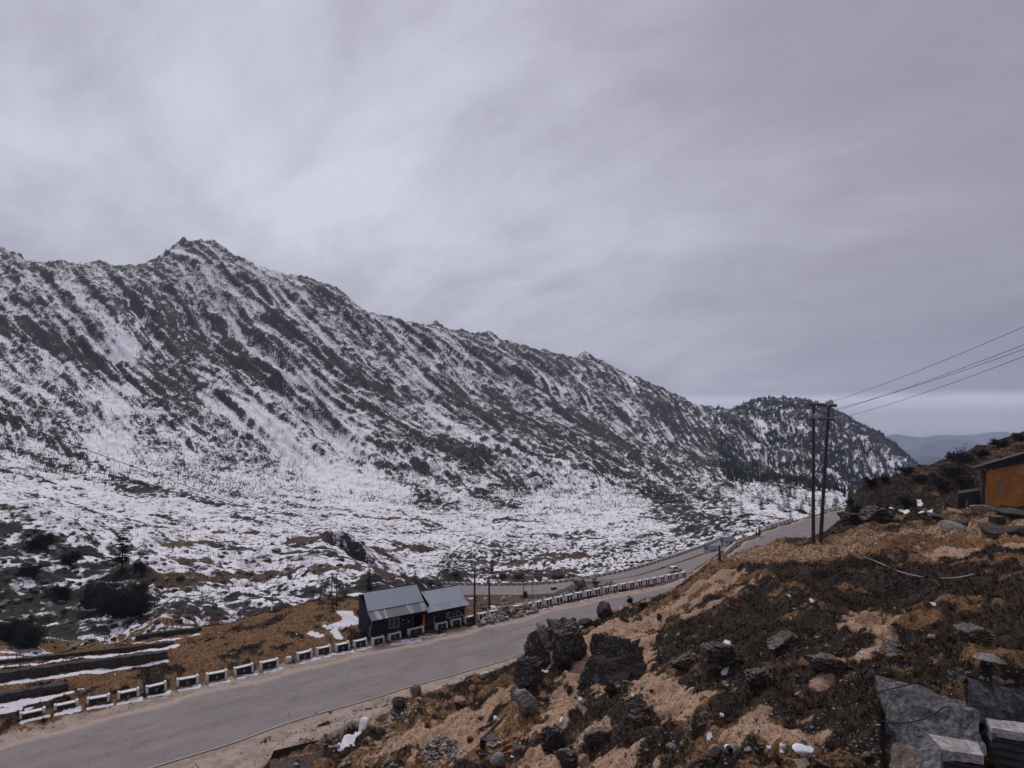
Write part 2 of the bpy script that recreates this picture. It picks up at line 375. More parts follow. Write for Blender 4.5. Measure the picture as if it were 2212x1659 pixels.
def ground(x, y):
    a = math.atan2(x, y); r = math.hypot(x, y)
    c = np.clip((a - AZ[0]) / (AZ[1] - AZ[0]), 0, NC - 1.001); c0 = int(c); fc = c - c0
    i = int(np.clip(np.searchsorted(R_, r) - 1, 0, NR - 2)); k = min(1, max(0, (r - R_[i]) / (R_[i + 1] - R_[i])))
    z = ZZ[i:i + 2, c0:c0 + 2]
    return float((z[0, 0] * (1 - fc) + z[0, 1] * fc) * (1 - k) + (z[1, 0] * (1 - fc) + z[1, 1] * fc) * k)
def ground_v(x, y):
    a = np.arctan2(x, y); r = np.hypot(x, y)
    c = np.clip((a - AZ[0]) / (AZ[1] - AZ[0]), 0, NC - 1.001); c0 = c.astype(int); fc = c - c0
    i = np.clip(np.searchsorted(R_, r) - 1, 0, NR - 2); k = np.clip((r - R_[i]) / (R_[i + 1] - R_[i]), 0, 1)
    return (ZZ[i, c0] * (1 - fc) + ZZ[i, c0 + 1] * fc) * (1 - k) + (ZZ[i + 1, c0] * (1 - fc) + ZZ[i + 1, c0 + 1] * fc) * k
def grid_at(G, x, y):
    a = np.arctan2(x, y); r = np.hypot(x, y)
    c = np.clip(np.round((a - AZ[0]) / (AZ[1] - AZ[0])), 0, NC - 1).astype(int); i = np.clip(np.searchsorted(R_, r), 0, NR - 1)
    return G[i, c]
def hits(pts, i0=0): return np.array([hit(X, Y, i0) for X, Y in pts])
def paint(P, w, soft=1.6, wob=.45, ws=1.0):
    """soft-edged strip of half width w along a ground polyline"""
    P = np.asarray(P); pad = w * soft + 2
    m = (XX > P[:, 0].min() - pad) & (XX < P[:, 0].max() + pad) & (YY > P[:, 1].min() - pad) & (YY < P[:, 1].max() + pad)
    out = np.zeros(XX.shape, np.float32)
    x, y = XX[m], YY[m]
    D, _ = polydist(x, y, P)
    D = D * (1 + wob * fbm(x / ws, y / ws, 3, 61))
    out[m] = 1 - sst(w * .75, w * soft, D)
    return out
# ------------------------------------------------------------------ what grows or lies on the ground
def mx(a, b): np.maximum(a, b, out=a)
dirt = np.zeros_like(XX); snow_n = np.zeros_like(XX); grey = np.zeros_like(XX)
for pts, w in [([(1560,1232),(1505,1262),(1470,1300),(1400,1344),(1322,1354),(1284,1361),(1268,1392),(1245,1462),(1222,1500),(1219,1531),(1175,1565)], .75),
               ([(1330,1352),(1380,1350),(1430,1322)], 1.0),
               ([(1345,1362),(1380,1377),(1392,1416),(1377,1454),(1400,1485),(1440,1500),(1478,1535)], .62),
               ([(1377,1460),(1353,1470),(1315,1488),(1260,1470)], .4), ([(1400,1490),(1450,1510),(1475,1525)], .8),
               ([(870,1600),(920,1580),(990,1572)], 1.5), ([(985,1590),(1000,1620)], 1.1), ([(1090,1500),(1050,1530),(1000,1540)], .8),
               ([(1615,1571),(1697,1583)], .55), ([(1540,1210),(1650,1190),(1760,1182),(1900,1158),(2060,1140),(2250,1150)], 2.2),
               ([(1640,1200),(1760,1195),(1850,1180)], 1.2), ([(2060,1130),(2250,1115)], 2.5), ([(1500,1300),(1540,1270),(1600,1240)], .5),
               ([(2040,1190),(2220,1180)], .9), ([(1840,1345),(1880,1340),(1910,1370)], .5), ([(1290,1330),(1340,1312),(1400,1295)], .5),
               ([(1480,1330),(1550,1300),(1620,1262)], .35), ([(1250,1600),(1300,1570)], .4), ([(1150,1640),(1350,1650)], .5), ([(1780,1470),(1860,1420),(1920,1390)], .3)]:
    mx(dirt, paint(hits(pts), w * .78, 2.3, .9, .7) * (.45 if w > 1.15 and pts[0][1] < 1260 else .95))
right = sst(0, 1.5, XX * 0 + 1)
# which side of the main road
tmp = np.argmin(np.abs(MAIN[:, 1] - 45))
mi = np.interp(np.arctan2(XX, YY), np.arctan2(MAIN[:, 0], MAIN[:, 1]), np.hypot(MAIN[:, 0], MAIN[:, 1]))
shelf = (np.hypot(XX, YY) > mi) & (XX < MAIN[-25, 0])
hillside = ~shelf
n_big = fbm(XX / 4.5, YY / 4.5, 4, 70); n_mid = fbm(XX / 1.1, YY / 1.1, 3, 74); n_fin = fbm(XX / .33, YY / .33, 2, 78)
zrel = (ZZ - H) / S
dark = np.where(hillside, sst(-.12, .3, n_big * .8 + .6 * n_mid + .16 + .25 * n_fin), sst(.15, .55, n_big + .5 * n_mid))
crest = paint(hits([(1500,1262),(1600,1215),(1757,1185),(1900,1165),(2080,1150),(2260,1150)]), 3.2, 2.0)
dark = dark * (1 - .75 * crest)
for pts, w in [([(1480,1400),(1560,1390),(1640,1400),(1740,1370)], 2.0), ([(1560,1340),(1700,1310),(1880,1300)], 1.6), ([(1290,1540),(1360,1540),(1420,1570)], 1.4),
               ([(1900,1400),(2050,1380),(2212,1360)], 2.0), ([(1540,1470),(1650,1480),(1850,1500)], 1.3), ([(1750,1540),(1880,1560)], .9), ([(1620,1225),(1700,1222),(1760,1232)], .9),
               ([(1780,1245),(1900,1250),(2000,1240)], 1.0), ([(1960,1290),(2140,1280)], 1.6), ([(1210,1560),(1190,1610)], .6), ([(1830,1225),(1930,1215)], .5), ([(1870,1060),(1990,1040),(2080,1050)], 3.0), ([(1850,1110),(1960,1090),(2040,1080)], 2.5)]:
    mx(dark, paint(hits(pts), w, 2.2, .6, .9))
dark = dark * (1 - dirt * .95)
grey = (1 - sst(.9, 2.6, dM + n_mid * .8)) + .35 * paint(hits([(650,1600),(760,1560),(850,1530)]), 1.6, 2)
grey = np.clip(np.maximum(grey, paint(hits([(480,1650),(620,1610),(700,1580),(800,1540)]), 1.5, 1.6)), 0, 1)
dark = dark * (1 - grey)
# lying snow near the road
SN = []
for pts, w in [([(292,1389),(426,1370)], .32), ([(-40,1447),(150,1425),(376,1396)], .42), ([(-40,1483),(150,1458),(354,1428)], .40), ([(-40,1527),(70,1515),(142,1497)], .45), ([(-10,1540),(40,1532)], .3),
               ([(742,1322),(760,1340),(735,1350)], .8), ([(722,1362),(732,1376)], .4), ([(672,1368),(690,1374)], .4), ([(700,1352),(716,1356)], .25), ([(850,1392),(905,1384)], .3), ([(870,1384),(960,1370)], .16),
               ([(1568,1385),(1572,1402),(1584,1408)], .16), ([(1550,1412),(1566,1422),(1586,1424)], .15), ([(1563,1452),(1570,1448)], .13), ([(1170,1448),(1186,1442)], .12),
               ([(745,1600),(765,1575),(788,1550)], .2), ([(735,1612),(760,1608)], .22), ([(1040,1455),(1066,1448)], .1), ([(1985,1082),(1990,1092)], .25), ([(1945,1102),(1960,1108)], .22), ([(1990,1106),(2010,1104)], .25), ([(1925,1096),(1935,1100)],.2),
               ([(1046,1306),(1078,1302)], .5), ([(1062,1316),(1090,1310)], .4), ([(1180,1290),(1206,1280)], .5)]:
    SN.append((hits(pts), w))
BLOCK_SNOW = []
# roadside blocks of the main road: foot of the road face, in photo coordinates
BLK_L = [(69,1557),(142,1539),(211,1525),(277,1511.5),(338,1497.5),(405,1482),(468,1470),(527.5,1456),(582,1444),(659,1424),(700,1413.5),(741,1405.5),(779.7,1397.5)]
BLK_H = [(818,1391),(854,1381.5),(899.5,1370),(955,1358.5),(986,1350.5),(1015,1344)]
BLK_R = [(1043,1338),(1068,1332.5),(1095,1326.5),(1120,1321),(1143.6,1316),(1164.7,1311.5),(1186.7,1306.5),(1209,1301.5),(1231,1296.5),(1251.7,1291.8),(1272.7,1287.5),(1292,1283.5),(1311.8,1279.5),(1330,1276),(1348,1272.3),(1366,1268.7),(1384,1265),(1399,1262),(1415,1259),(1432,1255.6),(1447,1252.4),(1462.5,1249.4),(1478,1246)]
BLK = [PZ(X, Y, .02) for X, Y in BLK_L + BLK_H + BLK_R]
for i, p in enumerate(BLK):
    a, b_ = BLK[max(0, i - 1)], BLK[min(len(BLK) - 1, i + 1)]
    t = (b_ - a)[:2]; t /= np.linalg.norm(t); nn = np.array([t[1], -t[0]])
    if i < 13 or i > 22: 
        c = p[:2] + nn * .42 + t * .12; L = .62 if i < 13 else .42
        SN.append((np.array([[*(c - t * L), 0], [*(c + t * L), 0]]), .2))
    SN.append((np.array([[*(p[:2] - nn * .9 - t * .3), 0], [*(p[:2] - nn * .9 + t * .1), 0]]), .08))
# the ground drops in front of the concrete steps
xb = 1106 + FL * XX / YY
front = np.interp(xb, [1880, 1903, 2050, 2060, 2126, 2320], [12.9, 12.5, 12.0, 12.45, 12.2, 11.8]) * S
pit = sst(1868, 1902, xb) * (1 - sst(-.12, .05, YY - front)) * (R_[:, None] < 24)
ZZ = ZZ - pit.astype(np.float32) * 2.0
# rubble hollow of the culvert, its shade also painted in with the dark mask
dig = paint(hits([(712,1592),(745,1578),(776,1560)]), .5, 1.5, .2, 1)
ZZ = ZZ - dig * .75; mx(dark, dig); dirt *= 1 - dig; grey *= 1 - dig
TT[:] = (ZZ - H) / R_[:, None]
SN.append((hits([(788,1557),(772,1585),(752,1608),(735,1620)]), .17))
for P, w in SN: mx(snow_n, paint(P, w, 1.25, .28, .6))
def build_surface():
    # ---- snow country
    snowzone = sst(.985, 1.02, rsn + .012 * n_mid)
    V = np.stack([XX, YY, ZZ], -1)
    du = np.gradient(V, axis=1); dv = np.gradient(V, axis=0)
    N = np.cross(du, dv); N /= np.linalg.norm(N, axis=-1, keepdims=True) + 1e-9
    nz = np.abs(N[..., 2])
    def boxblur(A, k):
        c = np.cumsum(np.pad(A, ((k + 1, k), (0, 0)), 'edge'), 0); A = (c[2 * k + 1:] - c[:-2 * k - 1]) / (2 * k + 1)
        c = np.cumsum(np.pad(A, ((0, 0), (k + 1, k)), 'edge'), 1); return (c[:, 2 * k + 1:] - c[:, :-2 * k - 1]) / (2 * k + 1)
    rel = nz - boxblur(nz.astype(np.float64), 14)
    hf = np.clip((R_[:, None] - r_foot[None]) / (r_ridge - r_foot)[None], 0, 1)
    lowf = fbm((ss_ + wx) / 60, qq / 260, 3, 80)
    big = fbm(XX / 150, YY / 150, 2, 85)
    pick = sst(-.15, .3, fbm(ss_ / 90, qq / 300, 2, 150))
    s_m = .75 + ribw * (.22 * (.62 - g1) + .18 * (.6 - g2) + .12 * (.6 - g3)) + .13 * lowf * (.4 + .6 * ribw) - .15 * hf + .08 * big + 1.6 * rel - .34 * crag + .30 * np.clip(fbm((ss_ + ZZ * .6) / 9, (qq * .6 + ZZ) / 4.5, 3, 155), -.6, .6) + (1 - ribw) * hf * .35 * np.clip(fbm((XX - .7 * ZZ) / 55, (ZZ + .45 * XX) / 13, 3, 157), -.6, .5) - ribw * .30 * sst(.80, .98, g2) * pick + ribw * .24 * sst(.80, .98, ridged((ss_ + wx * .5) / 33 + .37, qq / 260, 151)) * (1 - .5 * pick)
    east = sst(bearing(550), bearing(1350), AZ)[None]
    s_m -= .17 * east * sst(.05, .3, hf)
    s_m -= second * .02
    fan = (1 - sst(.0, .3, hf)) * .10
    s_m += fan
    terr = ridged(XX / 60 + .5 * perlin(XX / 90, YY / 40, 90), YY / 7.5, 91)
    s_v = .78 - .60 * sst(.72, 1.0, terr) * sst(-.3, .4, fbm(XX / 40, YY / 40, 2, 92)) + .9 * rel - .20 * np.abs(fbm(XX / 5, YY / 5, 3, 93))
    s = s_v * (1 - mtn) + s_m * mtn
    brown = np.zeros_like(XX); rock = np.zeros_like(XX)
    # rocky steep bank beyond the shelf and the lower road
    bank = sst(1.0, 1.1, rsn) * (1 - sst(1.35, 1.8, rsn)) * sst(bearing(-100), bearing(60), AZ)[None] * (1 - sst(bearing(1480), bearing(1560), AZ)[None])
    blk = np.abs(fbm(XX / 3.2, YY / 3.2, 3, 96))
    s -= bank * .42 * sst(.18, .5, blk)
    for pts, w in [([(300,1232),(402,1262),(464,1247),(540,1242),(619,1234)], 2.6), ([(619,1234),(700,1226),(780,1222),(830,1240),(860,1258)], 1.8),
                   ([(360,1180),(440,1172),(520,1166)], 2.2), ([(640,1165),(700,1162)], 2.0), ([(1170,1206),(1240,1204),(1290,1198)], 2.2), ([(1190,1236),(1240,1232)], 1.6),
                   ([(400,1210),(440,1214)], 2.0), ([(470,1150),(560,1150)], 1.5), ([(1040,1212),(1130,1216)], 1.3), ([(820,1190),(900,1185),(960,1187)], 1.3), ([(700,1112),(860,1118),(960,1140)], 1.5),
                   ([(1000,1300),(1080,1296),(1150,1292)], 5), ([(620,1240),(560,1246)], 3)]:
        mx(brown, paint(hits(pts), w * .62, 2.8, .8, 3) * .9)
    verge = (1 - sst(1.5, 4.5, np.minimum(dL, dC) + n_mid)) * (np.minimum(dL, dC) > -3)
    mx(brown, verge * .85)
    mx(brown, sst(.1, .5, fbm(XX / 26, YY / 9, 3, 97)) * (1 - mtn) * sst(.45, .8, fbm(XX / 60, YY / 60, 2, 98) + .5) * .4)
    s = s - brown * .62
    speckle = fbm((ss_ + ZZ * .4) / 11, (qq * .5 + ZZ) / 6, 3, 140) * mtn + fbm(XX / 4, YY / 4, 3, 141) * (1 - mtn)
    # dark diagonal bands of rock and brush, and the pale chutes of the photograph
    for pts, w, k in [([(0,690),(110,735),(250,800)], 9, .45), ([(60,720),(180,770),(255,815)], 6, .4), ([(310,650),(400,720),(520,800)], 22, .42), ([(420,735),(560,800)], 14, .3), ([(290,640),(300,720)], 8, .4),
                      ([(300,790),(360,830),(410,870)], 14, .33), ([(0,905),(120,960),(210,1005),(330,1058),(470,1090)], 3.5, .7), ([(0,960),(150,1015),(300,1065)], 3.0, .5), ([(0,1015),(100,1040)], 2.5, .5),
                      ([(560,690),(760,800),(980,960),(1120,1050)], 9, .28), ([(700,640),(900,780),(1100,900)], 10, .2), ([(1060,840),(1220,950),(1420,1050),(1600,1130)], 8, .38), ([(800,880),(830,900)], 7, .6), ([(1000,965),(1020,990)], 7, .6),
                      ([(1150,830),(1330,940),(1560,1080)], 8, .33), ([(1290,810),(1450,910),(1700,1050)], 9, .33), ([(1380,850),(1560,960),(1760,1060)], 10, .33), ([(640,900),(820,1000),(960,1090)], 6, .33), ([(1260,1005),(1400,1060),(1560,1130)], 6, .35),
                      ([(560,560),(700,690),(830,760)], 8, .22), ([(350,545),(520,590)], 10, .2), ([(900,1000),(1100,1090)], 5, .33), ([(1480,1140),(1600,1150)], 4, .45), ([(1560,890),(1700,1000),(1850,1050)], 14, .2),
                      ([(640,1180),(780,1200)], 1.2, .4), ([(1120,1240),(1170,1236),(1220,1246)], 3.2, .75), ([(1060,1238),(1110,1244)], 2.5, .6),
                      ([(-30,1120),(110,1165),(200,1212),(285,1235)], 2.6, .55), ([(-20,1185),(90,1225),(180,1280)], 3.6, .42), ([(-20,1250),(90,1290),(160,1345)], 3.4, .42), ([(-20,1320),(60,1345),(120,1385)], 2.6, .45), ([(170,1290),(150,1340),(130,1385)], 1.2, .5), ([(330,1330),(480,1300),(600,1290)], 1.6, .4), ([(820,1262),(900,1250),(980,1244)], 2.4, .5), ([(640,1285),(780,1262)], 1.6, .45)]:
        q = paint(hits(pts), w, 2.5, .7, 14 if w > 4 else 4) * (.15 + 1.05 * sst(-.3, .25, speckle)); s -= q * k * 1.2; mx(rock, q * min(1, k * 2))
    for pts, w, k in [([(300,650),(268,760),(250,860),(238,950),(205,1050)], 9, .35), ([(420,780),(560,880),(700,990),(800,1060)], 9, .25), ([(440,850),(460,890)], 5, .3), ([(560,900),(680,1010),(760,1090)], 7, .22), ([(730,960),(860,1060)], 7, .28),
                      ([(520,760),(700,850)], 7, .2), ([(1350,880),(1440,980)], 7, .25), ([(1100,780),(1200,880)], 6, .2), ([(930,880),(1010,950)], 8, .25), ([(760,880),(800,930)], 6, .25), ([(1240,1085),(1330,1110)], 10, .2), ([(1600,870),(1640,930),(1650,1000)], 8, .3), ([(1700,1000),(1800,1040)], 12, .2)]:
        s += paint(hits(pts), w, 2.2, .6, 14) * k
    s = np.where(snowzone > .5, s, 0)
    brown = np.where(snowzone > .5, brown, 1 - .2 * dark); rock = np.where(snowzone > .5, rock * .75 * (1 - mtn), dark)
    # ---- near ground
    s2 = np.maximum(s * snowzone, snow_n)
    speck = sst(.80, .9, perlin(XX / .8, YY / .8, 101) + .35 * perlin(XX / 5, YY / 5, 102)) * shelf
    s2 = np.maximum(s2, speck * .9 * (1 - grey))
    M1 = np.stack([dirt, dark, s2, grey], -1)
    M2 = np.stack([s, brown, rock, mtn], -1)
    def part(name, r0, r1, A, mat):
        nr = r1 - r0
        idx = np.arange(nr * NC, dtype=np.int32).reshape(nr, NC)
        F = np.stack([idx[:-1, :-1], idx[:-1, 1:], idx[1:, 1:], idx[1:, :-1]], -1).reshape(-1, 4)
        me = np_mesh(name, V[r0:r1].reshape(-1, 3), F, mat, True, {'mask': A[r0:r1].reshape(-1, 4)})
        return tag(link_mesh(name, me), kind='structure')
    # near ground material
    m = NT('hillside_ground')
    at = m.n('ShaderNodeAttribute', attribute_name='mask'); sp = m.n('ShaderNodeSeparateColor'); m.lk(at.outputs['Color'], sp.inputs[0])
    d_, k_, s_, g_ = sp.outputs[0], sp.outputs[1], sp.outputs[2], at.outputs['Alpha']
    nA = m.noise(.9, 6, .68); nB = m.noise(6, 5, .7); nC = m.noise(26, 3, .6); nS = m.noise(3.2, 5, .65, stretch=(1, 1, 2.5))
    grass = m.mix(m.ramp(nB, .36, .66), (.058, .031, .015), (.27, .145, .066)); grass = m.mix(m.ramp(nA, .4, .62, 0, .6), grass, (.10, .052, .025))
    tan = m.mix(m.ramp(nB, .35, .65), (.22, .138, .088), (.44, .30, .21)); tan = m.mix(m.ramp(nA, .46, .64, 0, .7), m.mix(m.ramp(nC, .55, .66, 0, .6), tan, (.14, .085, .052)), (.24, .14, .08))
    jit = m.math('ADD', m.math('MULTIPLY', m.math('SUBTRACT', nB, .5), 1.7), m.math('MULTIPLY', m.math('SUBTRACT', m.noise(2.1, 6, .7), .5), 1.3))
    col = m.mix(m.ramp(m.math('ADD', d_, jit), .35, .62), grass, tan)
    hea = m.mix(m.ramp(nB, .38, .7), (.0075, .0065, .006), (.034, .021, .0135)); hea = m.mix(m.ramp(nC, .56, .72, 0, .7), hea, (.085, .046, .024))
    col = m.mix(m.ramp(m.math('ADD', k_, jit), .26, .74), col, hea)
    gry = m.mix(m.ramp(nB, .3, .7), (.27, .21, .175), (.40, .32, .27)); gry = m.mix(m.ramp(nA, .42, .6, 0, .7), gry, (.20, .155, .13)); gry = m.mix(m.ramp(nC, .62, .7, 0, .5), gry, (.09, .07, .06))
    col = m.mix(m.ramp(m.math('ADD', g_, m.math('MULTIPLY', jit, .6)), .35, .6), col, gry)
    peb = m.ramp(m.noise(15, 2, .5), .68, .72); col = m.mix(m.math('MULTIPLY', peb, .55), col, (.38, .33, .30))
    sn = m.ramp(m.math('ADD', s_, m.math('MULTIPLY', m.math('SUBTRACT', nS, .5), .8)), .48, .56)
    col = m.mix(sn, col, (.62, .615, .65)); m.color(col).rough(.95)
    m.bump(m.math('ADD', nB, m.math('MULTIPLY', nC, .5)), .7, .09)
    near_mat = m.mat
    # mountain material
    m = NT('snow_rock_slope')
    at = m.n('ShaderNodeAttribute', attribute_name='mask'); sp = m.n('ShaderNodeSeparateColor'); m.lk(at.outputs['Color'], sp.inputs[0])
    s_, b_, r_, t_ = sp.outputs[0], sp.outputs[1], sp.outputs[2], at.outputs['Alpha']
    n1 = m.noise(.16, 6, .72, stretch=(1, 1, 1.6)); n2 = m.noise(.55, 5, .7, stretch=(1, 1, 2.2)); n3 = m.noise(1.6, 3, .6)
    n4 = m.noise(.10, 5, .65, stretch=(1.2, .6, 3.0), dist=.6)
    jj = m.math('ADD', m.math('MULTIPLY', m.math('SUBTRACT', n1, .5), .75), m.math('MULTIPLY', m.math('SUBTRACT', n2, .5), 1.9))
    jj = m.math('ADD', jj, m.math('MULTIPLY', m.math('SUBTRACT', n4, .5), .75))
    jj = m.math('ADD', jj, m.math('MULTIPLY', m.math('SUBTRACT', n3, .5), .35))
    sn = m.ramp(m.math('ADD', s_, jj), .38, .62)
    rk = m.mix(m.ramp(n2, .35, .65), (.011, .0105, .011), (.066, .057, .052))
    br = m.mix(m.ramp(n3, .35, .65), (.042, .028, .02), (.125, .070, .040))
    rk = m.mix(m.ramp(m.math('ADD', b_, m.math('MULTIPLY', m.math('SUBTRACT', n2, .5), .7)), .3, .6), rk, br)
    rk = m.mix(r_, rk, (.016, .012, .010))
    snc = m.mix(m.ramp(n3, .35, .7), (.68, .67, .70), (.82, .815, .84)); snc = m.mix(m.ramp(n4, .5, .75, 0, .25), snc, (.45, .42, .42))
    m.color(m.mix(sn, rk, snc)).rough(.92)
    m.bump(m.math('ADD', n2, m.math('MULTIPLY', sn, .35)), .8, .8)
    far_mat = m.mat
    rows = SPLIT
    part('ground', 0, rows + 1, M1, near_mat); part('mountain', rows, NR, M2, far_mat)
    return s, brown
SNOW, BROWN = build_surface()

# ------------------------------------------------------------------ far ridges beyond the valley
def ridge_range(pts, d, depth, name, mat, seed, amp):
    xs = np.linspace(pts[0][0], pts[-1][0], 420); ys = np.interp(xs, [p[0] for p in pts], [p[1] for p in pts])
    rows = 90; V = np.zeros((rows, len(xs), 3))
    top = np.array([CAM + ray(X, Y) * (d / ray(X, Y)[1]) for X, Y in zip(xs, ys)])
    for k in range(rows):
        f = k / (rows - 1)                      # 0 front foot .. .6 crest .. 1 back
        if f < .6: q = (f / .6); yy = -depth * (1 - q); hh = q ** .9
        else: q = (1 - f) / .4; yy = depth * (1 - q); hh = q
        base = -650.0
        x = top[:, 0] + (yy * top[:, 0] / d if f > .6 else 0); y = top[:, 1] + yy
        rn = ridged(x / 520, y / 900, seed) * .6 + ridged(x / 210, y / 300, seed + 1) * .3
        z = base + (top[:, 2] - base) * hh - amp * (1 - rn) * (1 - abs(2 * hh - 1)) * 1.6
        V[k] = np.stack([x, y, z], 1)
    idx = np.arange(rows * len(xs)).reshape(rows, -1)
    F = np.stack([idx[:-1, :-1], idx[:-1, 1:], idx[1:, 1:], idx[1:, :-1]], -1).reshape(-1, 4)
    tag(link_mesh(name, np_mesh(name, V.reshape(-1, 3), F, mat, True)), kind='structure')
fm = simple('hazed_far_land', (.125, .14, .165), .3, .004, .95, 0)  # paler and bluer than the land itself: haze mixed into the base colour
ridge_range([(1500,965),(1700,955),(1860,940),(1880,937),(1906,942),(1935,937),(1960,941),(1990,944),(2030,938),(2070,940),(2100,938),(2140,933),(2165,931),(2190,936),(2215,934),(2300,936),(2500,948)], 9500, 1500, 'distant_hills', fm, 5, 160)
ridge_range([(1600,985),(1800,976),(1950,970),(1975,968),(2000,958),(2030,949),(2055,946.5),(2080,950),(2110,956),(2140,957),(2180,960),(2300,950),(2500,940)], 6200, 900, 'hills', fm, 9, 110)
ridge_range([(1600,1015),(1850,1008),(1950,996),(1990,985),(2020,984),(2050,990),(2120,985),(2300,990),(2500,1000)], 4200, 600, 'hills', fm, 14, 70)
b = MB(); b.quad((-12000, 1500, -660), (12000, 1500, -660), (12000, 11200, -660), (-12000, 11200, -660)); tag(b.build('valley', fm), kind='structure')

# ------------------------------------------------------------------ haze
hz = MB(); zb, zt = -662.0, float(ZZ.max()) + 25
hz.box((0, 5400, (zb + zt) / 2), (26000, 12000, zt - zb))
hm = bpy.data.materials.new('haze_air'); hm.use_nodes = True; hm.node_tree.nodes.clear()
o_ = hm.node_tree.nodes.new('ShaderNodeOutputMaterial'); v_ = hm.node_tree.nodes.new('ShaderNodeVolumePrincipled')
v_.inputs['Color'].default_value = (.66, .77, 1.0, 1); v_.inputs['Density'].default_value = HAZE; v_.inputs['Anisotropy'].default_value = 0.0
hm.node_tree.links.new(v_.outputs[0], o_.inputs['Volume'])
ho = tag(hz.build('haze', hm), kind='stuff')

# ------------------------------------------------------------------ sky, sun, camera
def build_sky():
    w = bpy.data.worlds.new('World'); SC.world = w; w.use_nodes = True; t = w.node_tree; t.nodes.clear()
    def n(ty, **kw):
        nd = t.nodes.new(ty)
        for k, v in kw.items(): setattr(nd, k, v)
        return nd
    def val(sock, v):
        if isinstance(v, bpy.types.NodeSocket): t.links.new(v, sock)
        elif isinstance(v, tuple) and len(v) == 3 and sock.type == 'RGBA': sock.default_value = (*v, 1)
        else: sock.default_value = v
    def mth(op, a, b=0.0, clamp=False):
        nd = n('ShaderNodeMath', operation=op, use_clamp=clamp); val(nd.inputs[0], a); val(nd.inputs[1], b); return nd.outputs[0]
    def mix(f, a, b):
        nd = n('ShaderNodeMix', data_type='RGBA'); val(nd.inputs[0], f); val(nd.inputs[6], a); val(nd.inputs[7], b); return nd.outputs[2]
    def rng(x, a, b, lo=0., hi=1.):
        nd = n('ShaderNodeMapRange', interpolation_type='SMOOTHSTEP'); val(nd.inputs[0], x)
        for k, v in zip((1, 2, 3, 4), (a, b, lo, hi)): val(nd.inputs[k], v)
        return nd.outputs[0]
    tc = n('ShaderNodeTexCoord'); D = tc.outputs['Generated']
    sx = n('ShaderNodeSeparateXYZ'); t.links.new(D, sx.inputs[0])
    x, y, z = sx.outputs
    zz = mth('MAXIMUM', z, 0.0)
    den = mth('ADD', zz, .38)                      # a curved cloud deck: bands crowd together at the horizon
    cx = mth('DIVIDE', x, den); cy = mth('DIVIDE', y, den)
    cb = n('ShaderNodeCombineXYZ'); t.links.new(cx, cb.inputs[0]); t.links.new(cy, cb.inputs[1])
    dd = n('ShaderNodeVectorMath', operation='DOT_PRODUCT'); t.links.new(cb.outputs[0], dd.inputs[0]); dd.inputs[1].default_value = (-.77, .64, 0)
    de = n('ShaderNodeVectorMath', operation='DOT_PRODUCT'); t.links.new(cb.outputs[0], de.inputs[0]); de.inputs[1].default_value = (.64, .77, 0)
    def cloud(scale, along, detail, rough, dist, off=0.0):
        c = n('ShaderNodeCombineXYZ'); val(c.inputs[0], mth('MULTIPLY', dd.outputs['Value'], along)); val(c.inputs[1], de.outputs['Value']); val(c.inputs[2], off)
        ns = n('ShaderNodeTexNoise'); ns.inputs['Scale'].default_value = scale; ns.inputs['Detail'].default_value = detail; ns.inputs['Roughness'].default_value = rough; ns.inputs['Distortion'].default_value = dist
        t.links.new(c.outputs[0], ns.inputs['Vector']); return ns.outputs[0]
    c1 = cloud(1.1, .7, 6, .55, .35, 3.1)
    c2 = cloud(3.2, .45, 6, .6, .4, 7.7)
    c3 = cloud(.5, .8, 3, .5, .2, 1.3)
    c5 = cloud(2.3, .75, 5, .62, .6, 5.5)
    c4 = cloud(1.0, .25, 5, .55, .25, 9.2)
    sky = n('ShaderNodeTexSky', sky_type='NISHITA'); sky.sun_disc = False
    sky.sun_elevation = SUN_EL; sky.sun_rotation = SUN_AZ; sky.altitude = 3800
    # brightness of the cloud sheet
    f = mth('ADD', mth('MULTIPLY', c1, .5), mth('MULTIPLY', c2, .34)); f = mth('ADD', f, mth('MULTIPLY', c3, .16))
    lum = rng(f, .36, .66, 0, 1)
    bx, by, bz = (math.sin(math.radians(-19)) * math.cos(math.radians(29)), math.cos(math.radians(19)) * math.cos(math.radians(29)), math.sin(math.radians(29)))
    dt = n('ShaderNodeVectorMath', operation='DOT_PRODUCT'); t.links.new(D, dt.inputs[0]); dt.inputs[1].default_value = (bx, by, bz)
    glow = rng(dt.outputs['Value'], .80, 1.0); glow2 = rng(dt.outputs['Value'], .30, .98)
    up = rng(z, .55, .95, 1.0, 1.9); back = rng(y, .35, -.3, 1.0, 1.35)  # cloud sheet brighter out of view, overhead and behind, added to lift ground light
    k = mth('ADD', mth('MULTIPLY', lum, .24), mth('MULTIPLY', rng(dt.outputs['Value'], .15, 1.0), .56)); k = mth('ADD', k, mth('MULTIPLY', mth('MULTIPLY', glow, rng(f, .38, .60)), .27))
    band = mth('MULTIPLY', mth('MULTIPLY', rng(z, -.01, .012), rng(z, .03, .06, 1, 0)), rng(c4, .36, .56))
    low = rng(z, .0, .30, 1, 0)
    k = mth('ADD', k, mth('MULTIPLY', mth('MULTIPLY', low, mth('SUBTRACT', c4, .5)), .55))
    k = mth('ADD', k, mth('MULTIPLY', band, 1.1)); k = mth('ADD', k, mth('MULTIPLY', mth('SUBTRACT', c5, .5), .5)); k = mth('ADD', k, mth('MULTIPLY', mth('SUBTRACT', rng(z, .2, .6), .5), -.10)); k = mth('ADD', k, -.045)
    nd = n('ShaderNodeValToRGB'); t.links.new(k, nd.inputs[0]); e = nd.color_ramp.elements
